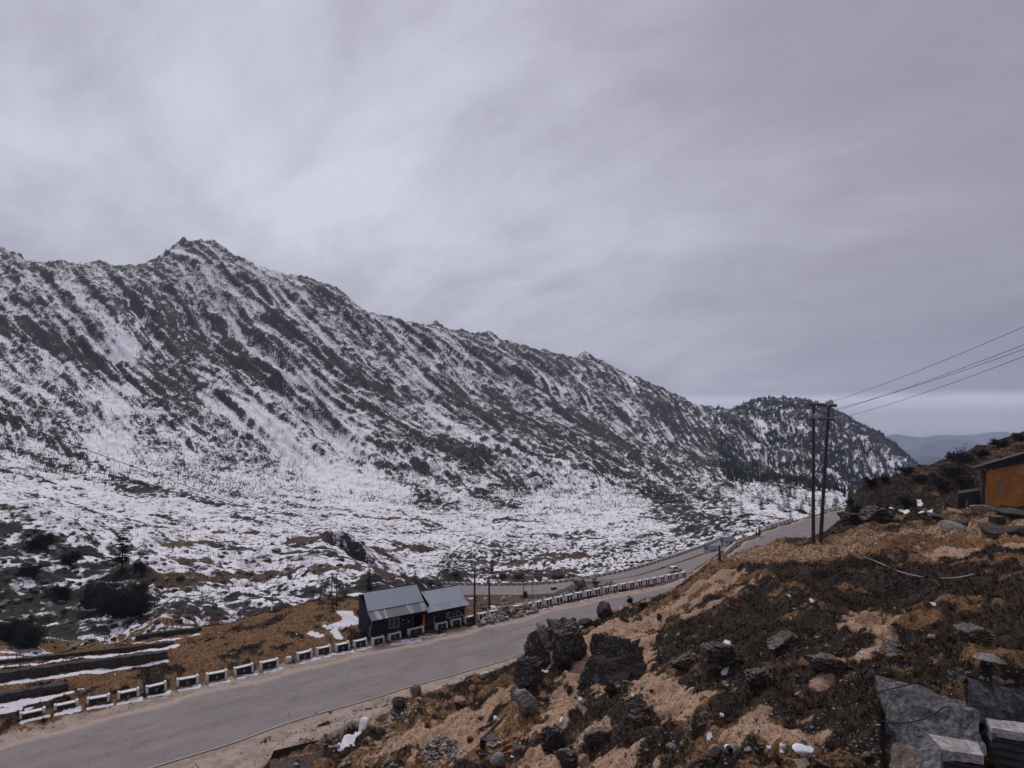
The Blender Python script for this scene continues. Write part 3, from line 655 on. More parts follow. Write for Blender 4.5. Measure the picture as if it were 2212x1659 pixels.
    e[0].position = 0; e[0].color = (*SKY0, 1); e[1].position = 1; e[1].color = (*SKY2, 1); q = e.new(.5); q.color = (*SKY1, 1)
    warm = mth('MULTIPLY', rng(z, .005, .05, 1, 0), rng(x, .1, .45, 0, .55))
    cl = mix(warm, nd.outputs[0], (.66, .585, .58))
    blend = mix(.94, sky.outputs[0], None) if False else None
    sc = n('ShaderNodeVectorMath', operation='SCALE'); t.links.new(cl, sc.inputs[0]); val(sc.inputs['Scale'], mth('MULTIPLY', mth('MULTIPLY', up, back), 10.0 * SKYK))
    mm = mix(.95, sky.outputs[0], sc.outputs[0])
    bg = n('ShaderNodeBackground'); bg.inputs['Strength'].default_value = .1; t.links.new(mm, bg.inputs[0])
    out = n('ShaderNodeOutputWorld'); t.links.new(bg.outputs[0], out.inputs[0])
    L = bpy.data.lights.new('sun', 'SUN'); L.energy = SUN_E; L.angle = math.radians(14); L.color = (1, .95, .9)
    lo = bpy.data.objects.new('sun', L); COL.objects.link(lo)
    d = Vector((math.sin(SUN_AZ) * math.cos(SUN_EL), math.cos(SUN_AZ) * math.cos(SUN_EL), math.sin(SUN_EL)))
    lo.rotation_euler = d.to_track_quat('Z', 'Y').to_euler(); lo.location = d * 60 + Vector((0, 40, 0))
build_sky()
cam = bpy.data.cameras.new('camera'); co = bpy.data.objects.new('camera', cam); COL.objects.link(co)
cam.sensor_width = 36; cam.lens = FL / 2212 * 36; cam.clip_end = 40000; cam.clip_start = .1
co.location = CAM; co.rotation_euler = (math.pi / 2 + PITCH, 0, 0); SC.camera = co
SC.view_settings.view_transform = 'Standard'; SC.view_settings.look = 'None'; SC.view_settings.gamma = 1; SC.view_settings.exposure = EXPO
SC.cycles.use_denoising = True; SC.cycles.volume_bounces = 0; SC.cycles.max_bounces = 6; SC.cycles.use_adaptive_sampling = True
# ------------------------------------------------------------------ materials of things
M_ = {}
M_['white'] = simple('white_paint', (.58, .565, .56), .22, 6, .75, .35, stain=(.26, .21, .17, .9))
M_['black'] = simple('black_paint', (.026, .026, .03), .5, 5, .8, .25, stain=(.11, .095, .085, .7))
M_['mark'] = simple('faded_mark', (.32, .31, .31), .35, 9, .85, 0)
M_['navy'] = simple('navy_boards', (.020, .021, .036), .45, 5, .8, .3, stain=(.05, .045, .045, .6))
M_['wood'] = simple('grey_wood', (.10, .075, .06), .45, 6, .9, .3)
M_['pole'] = simple('pole_wood', (.045, .036, .032), .4, 6, .85, .2)
M_['metal'] = simple('dull_metal', (.10, .10, .105), .3, 8, .5, .1, metal=.4)
M_['ceramic'] = simple('ceramic', (.33, .31, .30), .2, 10, .35, 0)
M_['glass'] = simple('dark_glass', (.02, .022, .025), .3, 2, .12, 0, spec=.5)
M_['orange'] = simple('orange_cloth', (.62, .17, .05), .2, 5, .9, .2)
M_['rust'] = simple('rusty_iron', (.040, .026, .021), .4, 4, .8, .35, stain=(.20, .075, .022, .9))
M_['brick'] = simple('brick_red', (.26, .10, .045), .4, 7, .9, .3)
M_['slate'] = simple('slate_grey', (.055, .058, .064), .4, 6, .7, .2)
M_['litter'] = simple('white_litter', (.62, .64, .68), .15, 9, .8, .3, stain=(.35, .32, .3, .5))
M_['cable'] = simple('black_cable', (.012, .012, .013), .2, 5, .6, 0)
M_['wire'] = simple('wire', (.03, .03, .034), .2, 5, .6, 0)
M_['hose'] = simple('pale_hose', (.48, .48, .50), .15, 5, .6, 0)
M_['conifer'] = simple('conifer_needles', (.017, .021, .018), .5, 1.2, .95, 0)
M_['trunk'] = simple('bark', (.035, .028, .024), .4, 5, .95, .2)
M_['shrub'] = simple('shrub_leaves', (.020, .018, .013), .55, 1.6, .95, 0)
M_['twig'] = simple('twigs', (.055, .043, .037), .4, 3, .95, 0)
M_['car'] = simple('car_paint', (.62, .62, .64), .05, 2, .35, 0, spec=.5)
M_['tyre'] = simple('rubber', (.015, .015, .016), .2, 5, .9, 0)
M_['lamp'] = simple('red_lamp', (.30, .02, .015), .1, 5, .4, 0)
M_['bluetin'] = simple('blue_tin', (.11, .126, .16), .2, 1.5, .6, .1)
M_['plaster'] = simple('pale_plaster', (.52, .51, .52), .15, 2, .9, .1)
def corrugated(name, base, hi, axis_scale, var=.3, streak=.5):
    m = NT(name); o = m.obj()
    st = m.noise(1.0, 5, .6, stretch=(axis_scale, .12, .12)); n2 = m.noise(5, 4, .6)
    c = m.mix(m.ramp(st, .50, .62, 0, streak), base, hi); c = m.mix(m.ramp(n2, .3, .7, 0, .35), c, tuple(x * (1 - var) for x in base))
    m.color(c).rough(.55); m.bs.inputs['Metallic'].default_value = .25
    w = m.n('ShaderNodeTexWave', wave_type='BANDS', bands_direction='X'); w.inputs['Scale'].default_value = 2.6; m.lk(o, w.inputs[0])
    m.bump(w.outputs[0], .5, .03); return m.mat
M_['roof'] = corrugated('grey_blue_tin_roof', (.15, .168, .21), (.185, .205, .245), 1.2, .25, .3)
M_['awning'] = corrugated('bare_tin_awning', (.17, .175, .19), (.50, .50, .52), 2.2, .35, .9)
M_['awning2'] = corrugated('painted_tin_awning', (.15, .17, .215), (.24, .26, .30), 1.3, .2, .6)
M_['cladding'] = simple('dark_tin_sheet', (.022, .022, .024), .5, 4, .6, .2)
def stone_mat(name, dark, light, sc=1.2, streak=True, moss=None, wh=.25, top=False):
    m = NT(name); a = m.noise(sc, 7, .72); b = m.noise(sc * 5, 5, .7); s = m.noise(sc * 1.3, 5, .7, stretch=(1, 1, 5), dist=.4)
    c = m.mix(m.ramp(b, .36, .64), dark, light); c = m.mix(m.ramp(a, .42, .6, 0, .6), c, tuple(x * .55 for x in dark))
    if streak: c = m.mix(m.ramp(s, .58, .66, 0, .8), c, tuple(min(1, x * 1.5) for x in light))
    if wh: c = m.mix(m.ramp(m.noise(sc * 3.3, 4, .6), .64, .69, 0, wh), c, (.5, .49, .47))
    if moss: c = m.mix(m.ramp(m.noise(sc * .7, 4, .6), .52, .62, 0, .8), c, moss)
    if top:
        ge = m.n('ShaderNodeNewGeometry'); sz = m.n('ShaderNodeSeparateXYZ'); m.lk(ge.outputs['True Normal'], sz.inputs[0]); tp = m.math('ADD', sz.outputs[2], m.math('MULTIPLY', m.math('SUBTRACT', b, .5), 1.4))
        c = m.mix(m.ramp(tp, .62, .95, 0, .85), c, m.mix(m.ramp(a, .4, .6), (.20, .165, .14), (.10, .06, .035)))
    if name == 'weathered_concrete':
        vs = m.noise(1.0, 5, .65, stretch=(3.5, 3.5, .35)); c = m.mix(m.ramp(vs, .45, .66, 0, .75), c, (.028, .027, .028)); c = m.mix(m.ramp(m.noise(.8, 5, .7), .52, .66, 0, .7), c, (.30, .29, .29)); c = m.mix(m.ramp(m.noise(1.7, 5, .7), .58, .66, 0, .8), c, (.10, .065, .04))
    m.color(c).rough(.88); m.bump(m.math('ADD', b, m.math('MULTIPLY', s, .6)), .8, .12); return m.mat
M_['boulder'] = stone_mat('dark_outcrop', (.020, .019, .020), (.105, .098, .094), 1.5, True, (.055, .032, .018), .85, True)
M_['stone'] = stone_mat('grey_stone', (.13, .118, .112), (.30, .27, .255), 2.0, True, None, .2)
M_['tanstone'] = stone_mat('tan_stone', (.19, .13, .095), (.38, .28, .215), 2.0, True, None, .1)
M_['pale'] = stone_mat('pale_stone', (.26, .245, .24), (.52, .49, .475), 2.4, True, None, .3)
M_['darkstone'] = stone_mat('dark_stone', (.028, .025, .025), (.095, .082, .074), 2.2, True, None, .3)
M_['wallstone'] = stone_mat('wall_stone', (.026, .024, .023), (.10, .088, .078), 3.5, False, None, .5)
M_['concrete'] = stone_mat('weathered_concrete', (.045, .045, .048), (.19, .186, .195), 1.6, False, None, .3)
M_['coping'] = stone_mat('pale_concrete', (.30, .275, .27), (.58, .54, .53), 3, False, None, .2)
M_['tanconc'] = stone_mat('stained_concrete', (.11, .085, .065), (.24, .19, .15), 1.5, False, None, 0)
# ------------------------------------------------------------------ road surfaces
def road_mat(name, base, dust):
    m = NT(name); at = m.n('ShaderNodeAttribute', attribute_name='mask'); sp = m.n('ShaderNodeSeparateColor'); m.lk(at.outputs['Color'], sp.inputs[0])
    e, u = sp.outputs[0], sp.outputs[1]
    a = m.noise(.35, 6, .65); b = m.noise(3, 5, .7); g = m.noise(34, 2, .6)
    cb = m.n('ShaderNodeCombineXYZ'); m.lk(m.math('MULTIPLY', u, 9.0), cb.inputs[0]); m.lk(m.math('MULTIPLY', sp.outputs[2], 60.0), cb.inputs[1])
    st = m.noise(1.0, 4, .6, vec=cb.outputs[0])
    c = m.mix(m.ramp(a, .35, .65), tuple(x * .86 for x in base), tuple(x * 1.14 for x in base))
    c = m.mix(m.ramp(st, .50, .66, 0, .45), c, tuple(x * .62 for x in base)); c = m.mix(m.ramp(st, .46, .34, 0, .3), c, dust)
    c = m.mix(m.ramp(g, .4, .7, 0, .35), c, tuple(x * .7 for x in base)); c = m.mix(m.ramp(b, .62, .7, 0, .35), c, tuple(x * .6 for x in base))
    g2 = m.noise(9, 4, .75); c = m.mix(m.ramp(g2, .38, .62, 0, .55), c, tuple(x * 1.35 for x in base)); c = m.mix(m.ramp(m.noise(1.3, 6, .75), .60, .64, 0, .4), c, tuple(x * .5 for x in base))
    vo = m.n('ShaderNodeTexVoronoi', feature='DISTANCE_TO_EDGE'); vo.inputs['Scale'].default_value = .55; ns_ = m.n('ShaderNodeTexNoise'); ns_.inputs['Scale'].default_value = 1.5; mv = m.n('ShaderNodeVectorMath', operation='ADD'); m.lk(m.obj(), mv.inputs[0]); m.lk(ns_.outputs[1], mv.inputs[1]); m.lk(mv.outputs[0], vo.inputs['Vector'])
    ck = m.math('MULTIPLY', m.ramp(vo.outputs['Distance'], .0, .022, 1, 0), m.ramp(a, .46, .58)); c = m.mix(m.math('MULTIPLY', ck, .30), c, tuple(x * .35 for x in base))
    tr = m.math('ADD', m.ramp(m.math('ABSOLUTE', m.math('SUBTRACT', u, .36)), .0, .07, 1, 0), m.ramp(m.math('ABSOLUTE', m.math('SUBTRACT', u, .66)), .0, .07, 1, 0)); c = m.mix(m.math('MULTIPLY', m.math('MULTIPLY', tr, m.ramp(st, .35, .6)), .30), c, tuple(x * .62 for x in base))
    c = m.mix(m.ramp(m.math('ADD', e, m.math('MULTIPLY', m.math('SUBTRACT', b, .5), .9)), .45, .9), c, dust)
    m.color(c).rough(.9); m.bump(g, .25, .01); return m.mat
AS = road_mat('worn_asphalt', (.172, .150, .146), (.31, .25, .215))
AS2 = road_mat('worn_asphalt_lower', (.185, .165, .16), (.26, .21, .185))
def ribbon(name, R, mat, lift, edge_l=.25, edge_r=.12, jit=.22):
    P = R; T = np.gradient(P[:, :2], axis=0); T /= np.linalg.norm(T, axis=1, keepdims=True); Nn = np.stack([-T[:, 1], T[:, 0]], 1)
    nu = 25; us = np.linspace(-1, 1, nu); V = []; A = []
    for i, p in enumerate(P):
        jl = 1 + jit * perlin(np.array([i * .23]), np.array([1.3]), 7)[0] * .4; jr = 1 + jit * perlin(np.array([i * .19]), np.array([7.7]), 8)[0] * .12
        for u in us:
            w = p[3] * (jl if u > 0 else jr)
            q = p[:2] + Nn[i] * u * w; V.append((q[0], q[1], p[2] + lift + .05 * (1 - u * u)))
            e = max(0, (u - (1 - edge_l)) / edge_l) if u > 0 else max(0, (-u - (1 - edge_r)) / edge_r)
            A.append((e, u * .5 + .5, i / len(P), 1))
    idx = np.arange(len(P) * nu).reshape(len(P), nu)
    F = np.stack([idx[:-1, :-1], idx[1:, :-1], idx[1:, 1:], idx[:-1, 1:]], -1).reshape(-1, 4)
    return tag(link_mesh(name, np_mesh(name, np.array(V), F, mat, True, {'mask': np.array(A)})), kind='structure')
ribbon('road', MAIN, AS, 0.0, .42, .10, .5); ribbon('road', LOW, AS2, .06, .2, .2); ribbon('road', CARR, AS2, .10, .2, .2)
# dark gutter line along the near edge of the asphalt
gm = MB()
for i in range(0, len(MAIN) - 45):
    pass
# ------------------------------------------------------------------ rocks
from mathutils import noise as mn
def rock_mesh(name, seed, mat, sub=3, dims=(1, 1, .7), rough=.25, facets=7, smooth=False):
    bm = bmesh.new(); bmesh.ops.create_icosphere(bm, subdivisions=sub, radius=1)
    r = random.Random(seed); pl = []
    for _ in range(facets):
        d = Vector((r.gauss(0, 1), r.gauss(0, 1), r.gauss(0, .8))).normalized(); pl.append((d, r.uniform(.5, .85)))
    off = Vector((seed * 3.7, seed * 1.3, seed * .7)); big = sub >= 5
    ax = Vector((r.uniform(-.5, .5), r.uniform(-.3, .3), 1)).normalized()
    for v in bm.verts:
        c = v.co.copy()
        if big: c = Vector([math.copysign(abs(q) ** .72, q) for q in c])
        for d, h in pl:
            k = c.dot(d)
            if k > h: c -= d * (k - h) * .92
        k = 1 + rough * (.42 * mn.noise(c * 1.6 + off) + .2 * mn.noise(c * 3.7 + off) + .08 * mn.noise(c * 8 + off))
        if big:
            dv, _ = mn.voronoi(c * 2.6 + off); cr = dv[1] - dv[0]
            dv2, _ = mn.voronoi(c * 6.5 + off); cr2 = dv2[1] - dv2[0]
            lay = math.sin((c.dot(ax) * 9 + mn.noise(c * 2 + off) * 2.2) * 2.2)
            k += rough * (.38 * min(cr, .5) + .15 * min(cr2, .4) - .14 + .07 * lay + .035 * mn.noise(c * 15 + off))
        c *= k
        v.co = Vector((c.x * dims[0], c.y * dims[1], c.z * dims[2]))
    me = bpy.data.meshes.new(name); bm.to_mesh(me); bm.free(); me.materials.append(mat)
    if smooth: me.polygons.foreach_set('use_smooth', [True] * len(me.polygons))
    return me
def place_rock(name, X, Y, wpx, hpx, mat, seed, label, cat='rock', sub=3, rough=.25, deep=.8, group=None, sink=.25, rz=None, smooth=False, facets=7):
    """rock whose foot sits where the photo shows (X, Y)"""
    p = hit(X, Y); w = m_px(wpx, p) / 2; h = m_px(hpx, p) / 2
    me = rock_mesh(name, seed, mat, sub, (w * 1.12, w * 1.12 * deep, h * 1.25), rough, facets, smooth)
    o = link_mesh(name, me, None, (p[0], p[1] + w * deep * .5, ground(p[0], p[1] + w * deep * .5) + h * (1 - sink)), rz if rz is not None else (seed % 7) * .3 - 1)
    return tag(o, label, cat, group)
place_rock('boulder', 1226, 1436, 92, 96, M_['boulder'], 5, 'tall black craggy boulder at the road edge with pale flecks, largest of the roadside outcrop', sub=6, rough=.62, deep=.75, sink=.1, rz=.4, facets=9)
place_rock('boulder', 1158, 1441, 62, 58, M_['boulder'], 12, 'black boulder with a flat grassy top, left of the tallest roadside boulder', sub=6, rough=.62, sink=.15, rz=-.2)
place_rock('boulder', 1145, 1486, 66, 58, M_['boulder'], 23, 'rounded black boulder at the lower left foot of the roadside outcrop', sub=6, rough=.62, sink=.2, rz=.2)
place_rock('boulder', 1182, 1400, 46, 50, M_['stone'], 31, 'crumbly paler rock on the road side of the tallest black boulder', sub=5, rough=.62, sink=.2)
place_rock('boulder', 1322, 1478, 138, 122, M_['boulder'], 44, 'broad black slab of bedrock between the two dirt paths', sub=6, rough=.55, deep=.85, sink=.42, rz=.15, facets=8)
place_rock('boulder', 1268, 1352, 32, 15, M_['darkstone'], 51, 'low dark flat topped block beside the road, behind the tallest boulder', sub=4)
place_rock('boulder', 1307, 1336, 30, 32, M_['darkstone'], 57, 'dark square shouldered boulder standing at the road edge above the outcrop', sub=5, sink=.15, facets=5)
place_rock('boulder', 1459, 1289, 18, 20, M_['tanstone'], 63, 'pale rounded boulder beside the upper end of the dirt path', sub=4)
place_rock('boulder', 1134, 1540, 54, 44, M_['stone'], 70, 'big grey boulder with a pale flat top on the dirt below the outcrop', sub=5, rough=.22, sink=.2, facets=5)
place_rock('boulder', 1111, 1510, 19, 26, M_['stone'], 77, 'upright grey stone just left of the pale topped boulder', sub=4)
place_rock('boulder', 898, 1504, 24, 26, M_['tanstone'], 81, 'pointed tan stone standing at the near edge of the asphalt', sub=4, facets=5)
place_rock('boulder', 861, 1530, 28, 21, M_['darkstone'], 86, 'dark humped stone on the dirt verge below the pointed stone', sub=4)
place_rock('boulder', 993, 1524, 28, 14, M_['tanstone'], 91, 'flat tan slab lying on the dirt terrace', sub=4)
place_rock('boulder', 967, 1530, 17, 14, M_['stone'], 95, 'grey stone touching the flat tan slab', sub=4)
place_rock('boulder', 905, 1515, 11, 9, M_['pale'], 99, 'small white stone under the pointed tan stone', sub=3)
place_rock('boulder', 1076, 1660, 36, 28, M_['stone'], 104, 'grey stone in front of the heap of broken bricks', sub=4, facets=5)
place_rock('boulder', 1738, 1664, 40, 26, M_['tanstone'], 110, 'brown stone below the white sack at the bottom edge', sub=4)
place_rock('boulder', 1547, 1634, 26, 22, M_['tanstone'], 116, 'rounded brown stone left of the white bucket', sub=4)
place_rock('boulder', 1592, 1636, 20, 20, M_['stone'], 121, 'grey stone right of the white bucket', sub=4)
place_rock('boulder', 1453, 1626, 26, 20, M_['stone'], 127, 'grey sharp stone half buried in dark heather near the bottom edge', sub=4)
place_rock('boulder', 1262, 1656, 30, 24, M_['tanstone'], 133, 'brown stone at the bottom edge right of the brick heap', sub=4)
place_rock('boulder', 1222, 1484, 14, 12, M_['tanstone'], 139, 'flat tan stone on the path between the outcrop and the bedrock slab', sub=3)
place_rock('boulder', 1210, 1412, 16, 12, M_['darkstone'], 145, 'small dark rock under the tallest boulder', sub=3)
place_rock('boulder', 1232, 1500, 14, 18, M_['darkstone'], 149, 'small upright dark stone in the middle of the dirt path', sub=3)
place_rock('boulder', 1425, 1340, 14, 14, M_['darkstone'], 152, 'dark stump shaped stone where the dirt paths meet', sub=3)
place_rock('boulder', 1000, 1645, 16, 14, M_['pale'], 155, 'pale stone beside the gravel heap', sub=3)
place_rock('boulder', 640, 1656, 12, 8, M_['pale'], 158, 'white stone lying on the rusty iron sheet', sub=3)
for k, (X, Y, w, h) in enumerate([(1120,1246,24,10), (1085,1246,16,8), (1205,1248,22,10), (1165,1252,16,10), (985,1240,18,9), (930,1262,18,12)]):
    place_rock('boulder', X, Y + 2, w, h, M_['darkstone'], 200 + k, 'dark rock in the snow bank across the lower road', sub=5, rough=.55, group='rocks in the snow bank')
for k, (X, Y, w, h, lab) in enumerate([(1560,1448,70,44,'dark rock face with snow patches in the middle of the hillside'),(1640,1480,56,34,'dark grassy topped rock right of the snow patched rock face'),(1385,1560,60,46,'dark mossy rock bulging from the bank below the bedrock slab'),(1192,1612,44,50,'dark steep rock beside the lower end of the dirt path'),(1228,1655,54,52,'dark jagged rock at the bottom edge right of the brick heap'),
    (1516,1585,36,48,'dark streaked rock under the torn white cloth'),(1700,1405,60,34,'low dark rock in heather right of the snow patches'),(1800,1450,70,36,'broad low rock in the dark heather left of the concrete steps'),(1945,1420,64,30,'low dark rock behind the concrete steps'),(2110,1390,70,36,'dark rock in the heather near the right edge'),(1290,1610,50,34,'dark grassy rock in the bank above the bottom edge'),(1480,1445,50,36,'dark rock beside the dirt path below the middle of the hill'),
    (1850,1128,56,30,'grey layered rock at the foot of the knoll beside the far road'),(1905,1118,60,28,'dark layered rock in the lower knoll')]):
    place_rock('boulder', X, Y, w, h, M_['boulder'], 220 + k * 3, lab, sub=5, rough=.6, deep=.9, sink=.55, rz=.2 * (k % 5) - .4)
# shared meshes for loose stones
POOL = {k: [rock_mesh('stone', 300 + i * 7 + j, M_[k], 3, (1, .8 + .1 * i, .5 + .08 * i), .45, 11) for i in range(5)] for j, k in enumerate(('stone', 'tanstone', 'pale', 'darkstone'))}
def loose(name, p, size, kind, label, cat, group, sink=.35, dz=0):
    o = link_mesh(name, rnd.choice(POOL[kind]), None, (p[0], p[1], p[2] + size * (.5 - sink) + dz))
    o.scale = (size, size * rnd.uniform(.7, 1.1), size * rnd.uniform(.7, 1.1)); o.rotation_euler = (rnd.uniform(-.4, .4), rnd.uniform(-.4, .4), rnd.uniform(0, 6.3))
    return tag(o, label, cat, group)
def pile(n, quad, smin, smax, kinds, hgt, name, label, group):
    """stones heaped inside a ground quadrilateral given by photo corners"""
    q = hits(quad)
    for _ in range(n):
        u, v = rnd.random(), rnd.random()
        p = (q[0] * (1 - u) + q[1] * u) * (1 - v) + (q[3] * (1 - u) + q[2] * u) * v
        e = min(u, 1 - u, .5) * 2 * min(1, min(v, 1 - v) * 3)
        p = np.array([p[0], p[1], max(ground(p[0], p[1]), .03 if hgt == .8 else -99) + hgt * e * rnd.random()])
        loose(name, p, rnd.uniform(smin, smax), rnd.choice(kinds), label, 'stone', group)
pile(84, [(1034,1354),(1168,1322),(1150,1315),(1046,1340)], .22, .52, ['pale', 'stone', 'pale', 'tanstone'], .8, 'stone', 'broken pale stone in the heap on the road side of the buried blocks', 'stones heaped in front of the roadside blocks')
pile(7, [(1490,1222),(1535,1210),(1530,1200),(1500,1212)], .3, .8, ['stone', 'darkstone'], .4, 'stone', 'grey rock at the hill edge beyond the end of the roadside blocks', 'rocks at the hill edge')
for X, Y in [(1120,570),(1158,542),(1200,520),(1240,505),(1275,500),(1310,490),(1350,485),(1113,602),(1119,650),(1117,690),(1140,765),(1155,822),(1148,872),(1160,925)]:
    p = hit(545.3 + X / 3.831, 1411 + Y / 3.831); loose('stone', p, rnd.uniform(.12, .2), 'pale', 'whitish stone in the curved row edging the dirt terrace', 'stone', 'stones edging the dirt terrace', .3)
for k in range(60):
    X = rnd.choice([rnd.uniform(1180, 1900), rnd.uniform(1480, 1800), rnd.uniform(690, 850)]); Y = rnd.uniform(1600, 1657) if X > 900 else rnd.uniform(1610, 1655)
    p = hit(X, Y); loose('stone', p, rnd.choice([.05, .07, .09, .13]) * rnd.uniform(.8, 1.3) * (1.5 if X < 900 else 1), rnd.choice(['pale', 'stone', 'tanstone']), 'small loose stone in the stony ground along the bottom edge', 'stone', 'loose stones along the bottom edge', .3)
for k in range(26):
    X = rnd.uniform(1500, 2190); Y = rnd.uniform(1330, 1500)
    p = hit(X, Y); loose('stone', p, rnd.uniform(.05, .14), rnd.choice(['pale', 'stone', 'tanstone']), 'small pale stone lying in the dark heather of the hillside', 'stone', 'stones in the hillside heather', .3)
for k in range(26):
    t = rnd.random(); X = rnd.uniform(1180, 1500); Y = rnd.uniform(1360, 1600)
    p = hit(X, Y); loose('stone', p, rnd.uniform(.05, .15), rnd.choice(['pale', 'stone', 'tanstone', 'darkstone']), 'small stone on the bare ground around the outcrop', 'stone', 'stones around the outcrop', .3)
for k in range(14):
    X = rnd.uniform(620, 1110); Y = 1411 + (1500 - X * .30 - 1165) + rnd.uniform(0, 70)
    p = hit(X, rnd.uniform(1540, 1600) if X < 900 else rnd.uniform(1480, 1600)); loose('stone', p, rnd.uniform(.06, .16), rnd.choice(['pale', 'stone', 'darkstone']), 'small stone on the dirt beside the asphalt', 'stone', 'stones on the dirt verge', .3)
def verge_heap(n, i0, i1, smin, smax, kinds, hgt, o0, o1, label, group):
    for _ in range(n):
        f = rnd.uniform(i0, i1); k = int(f); q = BLK[k] * (1 - f + k) + BLK[k + 1] * (f - k); t = (BLK[k + 1] - BLK[k])[:2]; t /= np.linalg.norm(t); off = rnd.uniform(o0, o1); u = (f - i0) / (i1 - i0)
        x, y = q[0] - t[1] * off, q[1] + t[0] * off; e = min(u, 1 - u, .35) / .35 * (1 - abs(2 * (off - o0) / (o1 - o0) - 1) * .7)
        loose('stone', (x, y, max(ground(x, y), -.5) + hgt * e * rnd.random()), rnd.uniform(smin, smax), rnd.choice(kinds), label, 'stone', group)
b0_ = len(BLK_L) + len(BLK_H)
verge_heap(46, b0_ + 9, b0_ + 14.5, .35, .85, ['stone', 'darkstone', 'stone'], 2.1, .9, 3.6, 'grey angular rock in the heap behind the evenly spaced roadside blocks', 'grey rocks heaped behind the roadside blocks')
verge_heap(20, b0_ + 1.6, b0_ + 3.4, .3, .65, ['pale', 'stone'], 1.6, .9, 2.8, 'large pale grey stone in the small heap behind the buried blocks', 'stones heaped behind the buried blocks')
verge_heap(18, b0_ + 4, b0_ + 7.5, .3, .6, ['pale', 'stone', 'pale'], 1.3, .9, 2.4, 'pale stone on the verge behind the roadside blocks', 'pale stones on the verge')
# gravel heap: nobody could count it
def merged_rocks(n, fn, kinds, name):
    Vs, Fs, off, mi = [], [], 0, []
    for _ in range(n):
        p, s_ = fn(); k = rnd.randrange(len(kinds)); me = rnd.choice(POOL[kinds[k]])
        v = np.zeros(len(me.vertices) * 3); me.vertices.foreach_get('co', v); v = v.reshape(-1, 3) * s_ * np.array([1, rnd.uniform(.7, 1.1), rnd.uniform(.7, 1.1)])
        R = np.array(Matrix.Rotation(rnd.uniform(0, 6.3), 3, 'Z') @ Matrix.Rotation(rnd.uniform(-.6, .6), 3, 'X'))
        f = np.zeros(len(me.polygons) * 3, np.int32); me.polygons.foreach_get('vertices', f)
        Vs.append(v @ R.T + p); Fs.append(f.reshape(-1, 3) + off); off += len(v); mi += [k] * (len(f) // 3)
    me = np_mesh(name, np.vstack(Vs), np.vstack(Fs), [M_[k] for k in kinds])
    me.polygons.foreach_set('material_index', mi); return me
gq = hits([(900,1640),(1005,1640),(985,1598),(930,1602)])
def gfn():
    u, v = rnd.random(), rnd.random(); p = (gq[0] * (1 - u) + gq[1] * u) * (1 - v) + (gq[3] * (1 - u) + gq[2] * u) * v
    return np.array([p[0], p[1], ground(p[0], p[1]) + .35 * min(u, 1 - u) * min(v, 1 - v) * 4 * rnd.random()]), rnd.uniform(.06, .15)
tag(link_mesh('gravel_heap', merged_rocks(230, gfn, ['pale', 'stone', 'stone'], 'gravel_heap')), 'low heap of grey broken gravel on the dirt terrace', 'gravel', kind='stuff')
def pfn():
    X = rnd.uniform(640, 2200); Y = rnd.uniform(1250, 1655); p = hit(X, Y)
    if grid_at(dM, p[0], p[1]) < .4: X = rnd.uniform(1200, 1900); p = hit(X, rnd.uniform(1560, 1655))
    return p, rnd.uniform(.02, .055)
tag(link_mesh('pebbles', merged_rocks(2600, pfn, ['pale', 'tanstone', 'stone', 'darkstone'], 'pebbles')), 'pebbles and grit strewn over the hillside dirt', 'pebbles', kind='stuff')
def snowrock():
    while True:
        X = rnd.uniform(-30, 1560); Y = rnd.uniform(1120, 1420); p = hit(X, Y)
        q = grid_at(rsn, p[0], p[1]); dd = min(grid_at(dL, p[0], p[1]), grid_at(dC, p[0], p[1]))
        if q > 1.01 and dd > 1 and (q < 2.4 or rnd.random() < .5): return p, rnd.uniform(.12, .6) * (1 if q < 1.7 else 1.5)
tag(link_mesh('snow_field_rocks', merged_rocks(620, snowrock, ['darkstone', 'darkstone', 'stone'], 'snow_field_rocks')), 'countless dark rocks poking through the snow of the valley floor', 'rocks', kind='stuff')
ORD = ['leftmost', 'second from the left', 'third from the left', 'fourth from the left', 'fifth from the left', 'sixth from the left', 'seventh from the left', 'eighth from the left', 'ninth from the left', 'tenth from the left', 'eleventh from the left', 'twelfth from the left', 'thirteenth from the left']
NUM = ['first', 'second', 'third', 'fourth', 'fifth', 'sixth', 'seventh', 'eighth', 'ninth', 'tenth', 'eleventh', 'twelfth', 'thirteenth', 'fourteenth', 'fifteenth', 'sixteenth', 'seventeenth', 'eighteenth', 'nineteenth', 'twentieth', 'twenty-first', 'twenty-second', 'twenty-third']
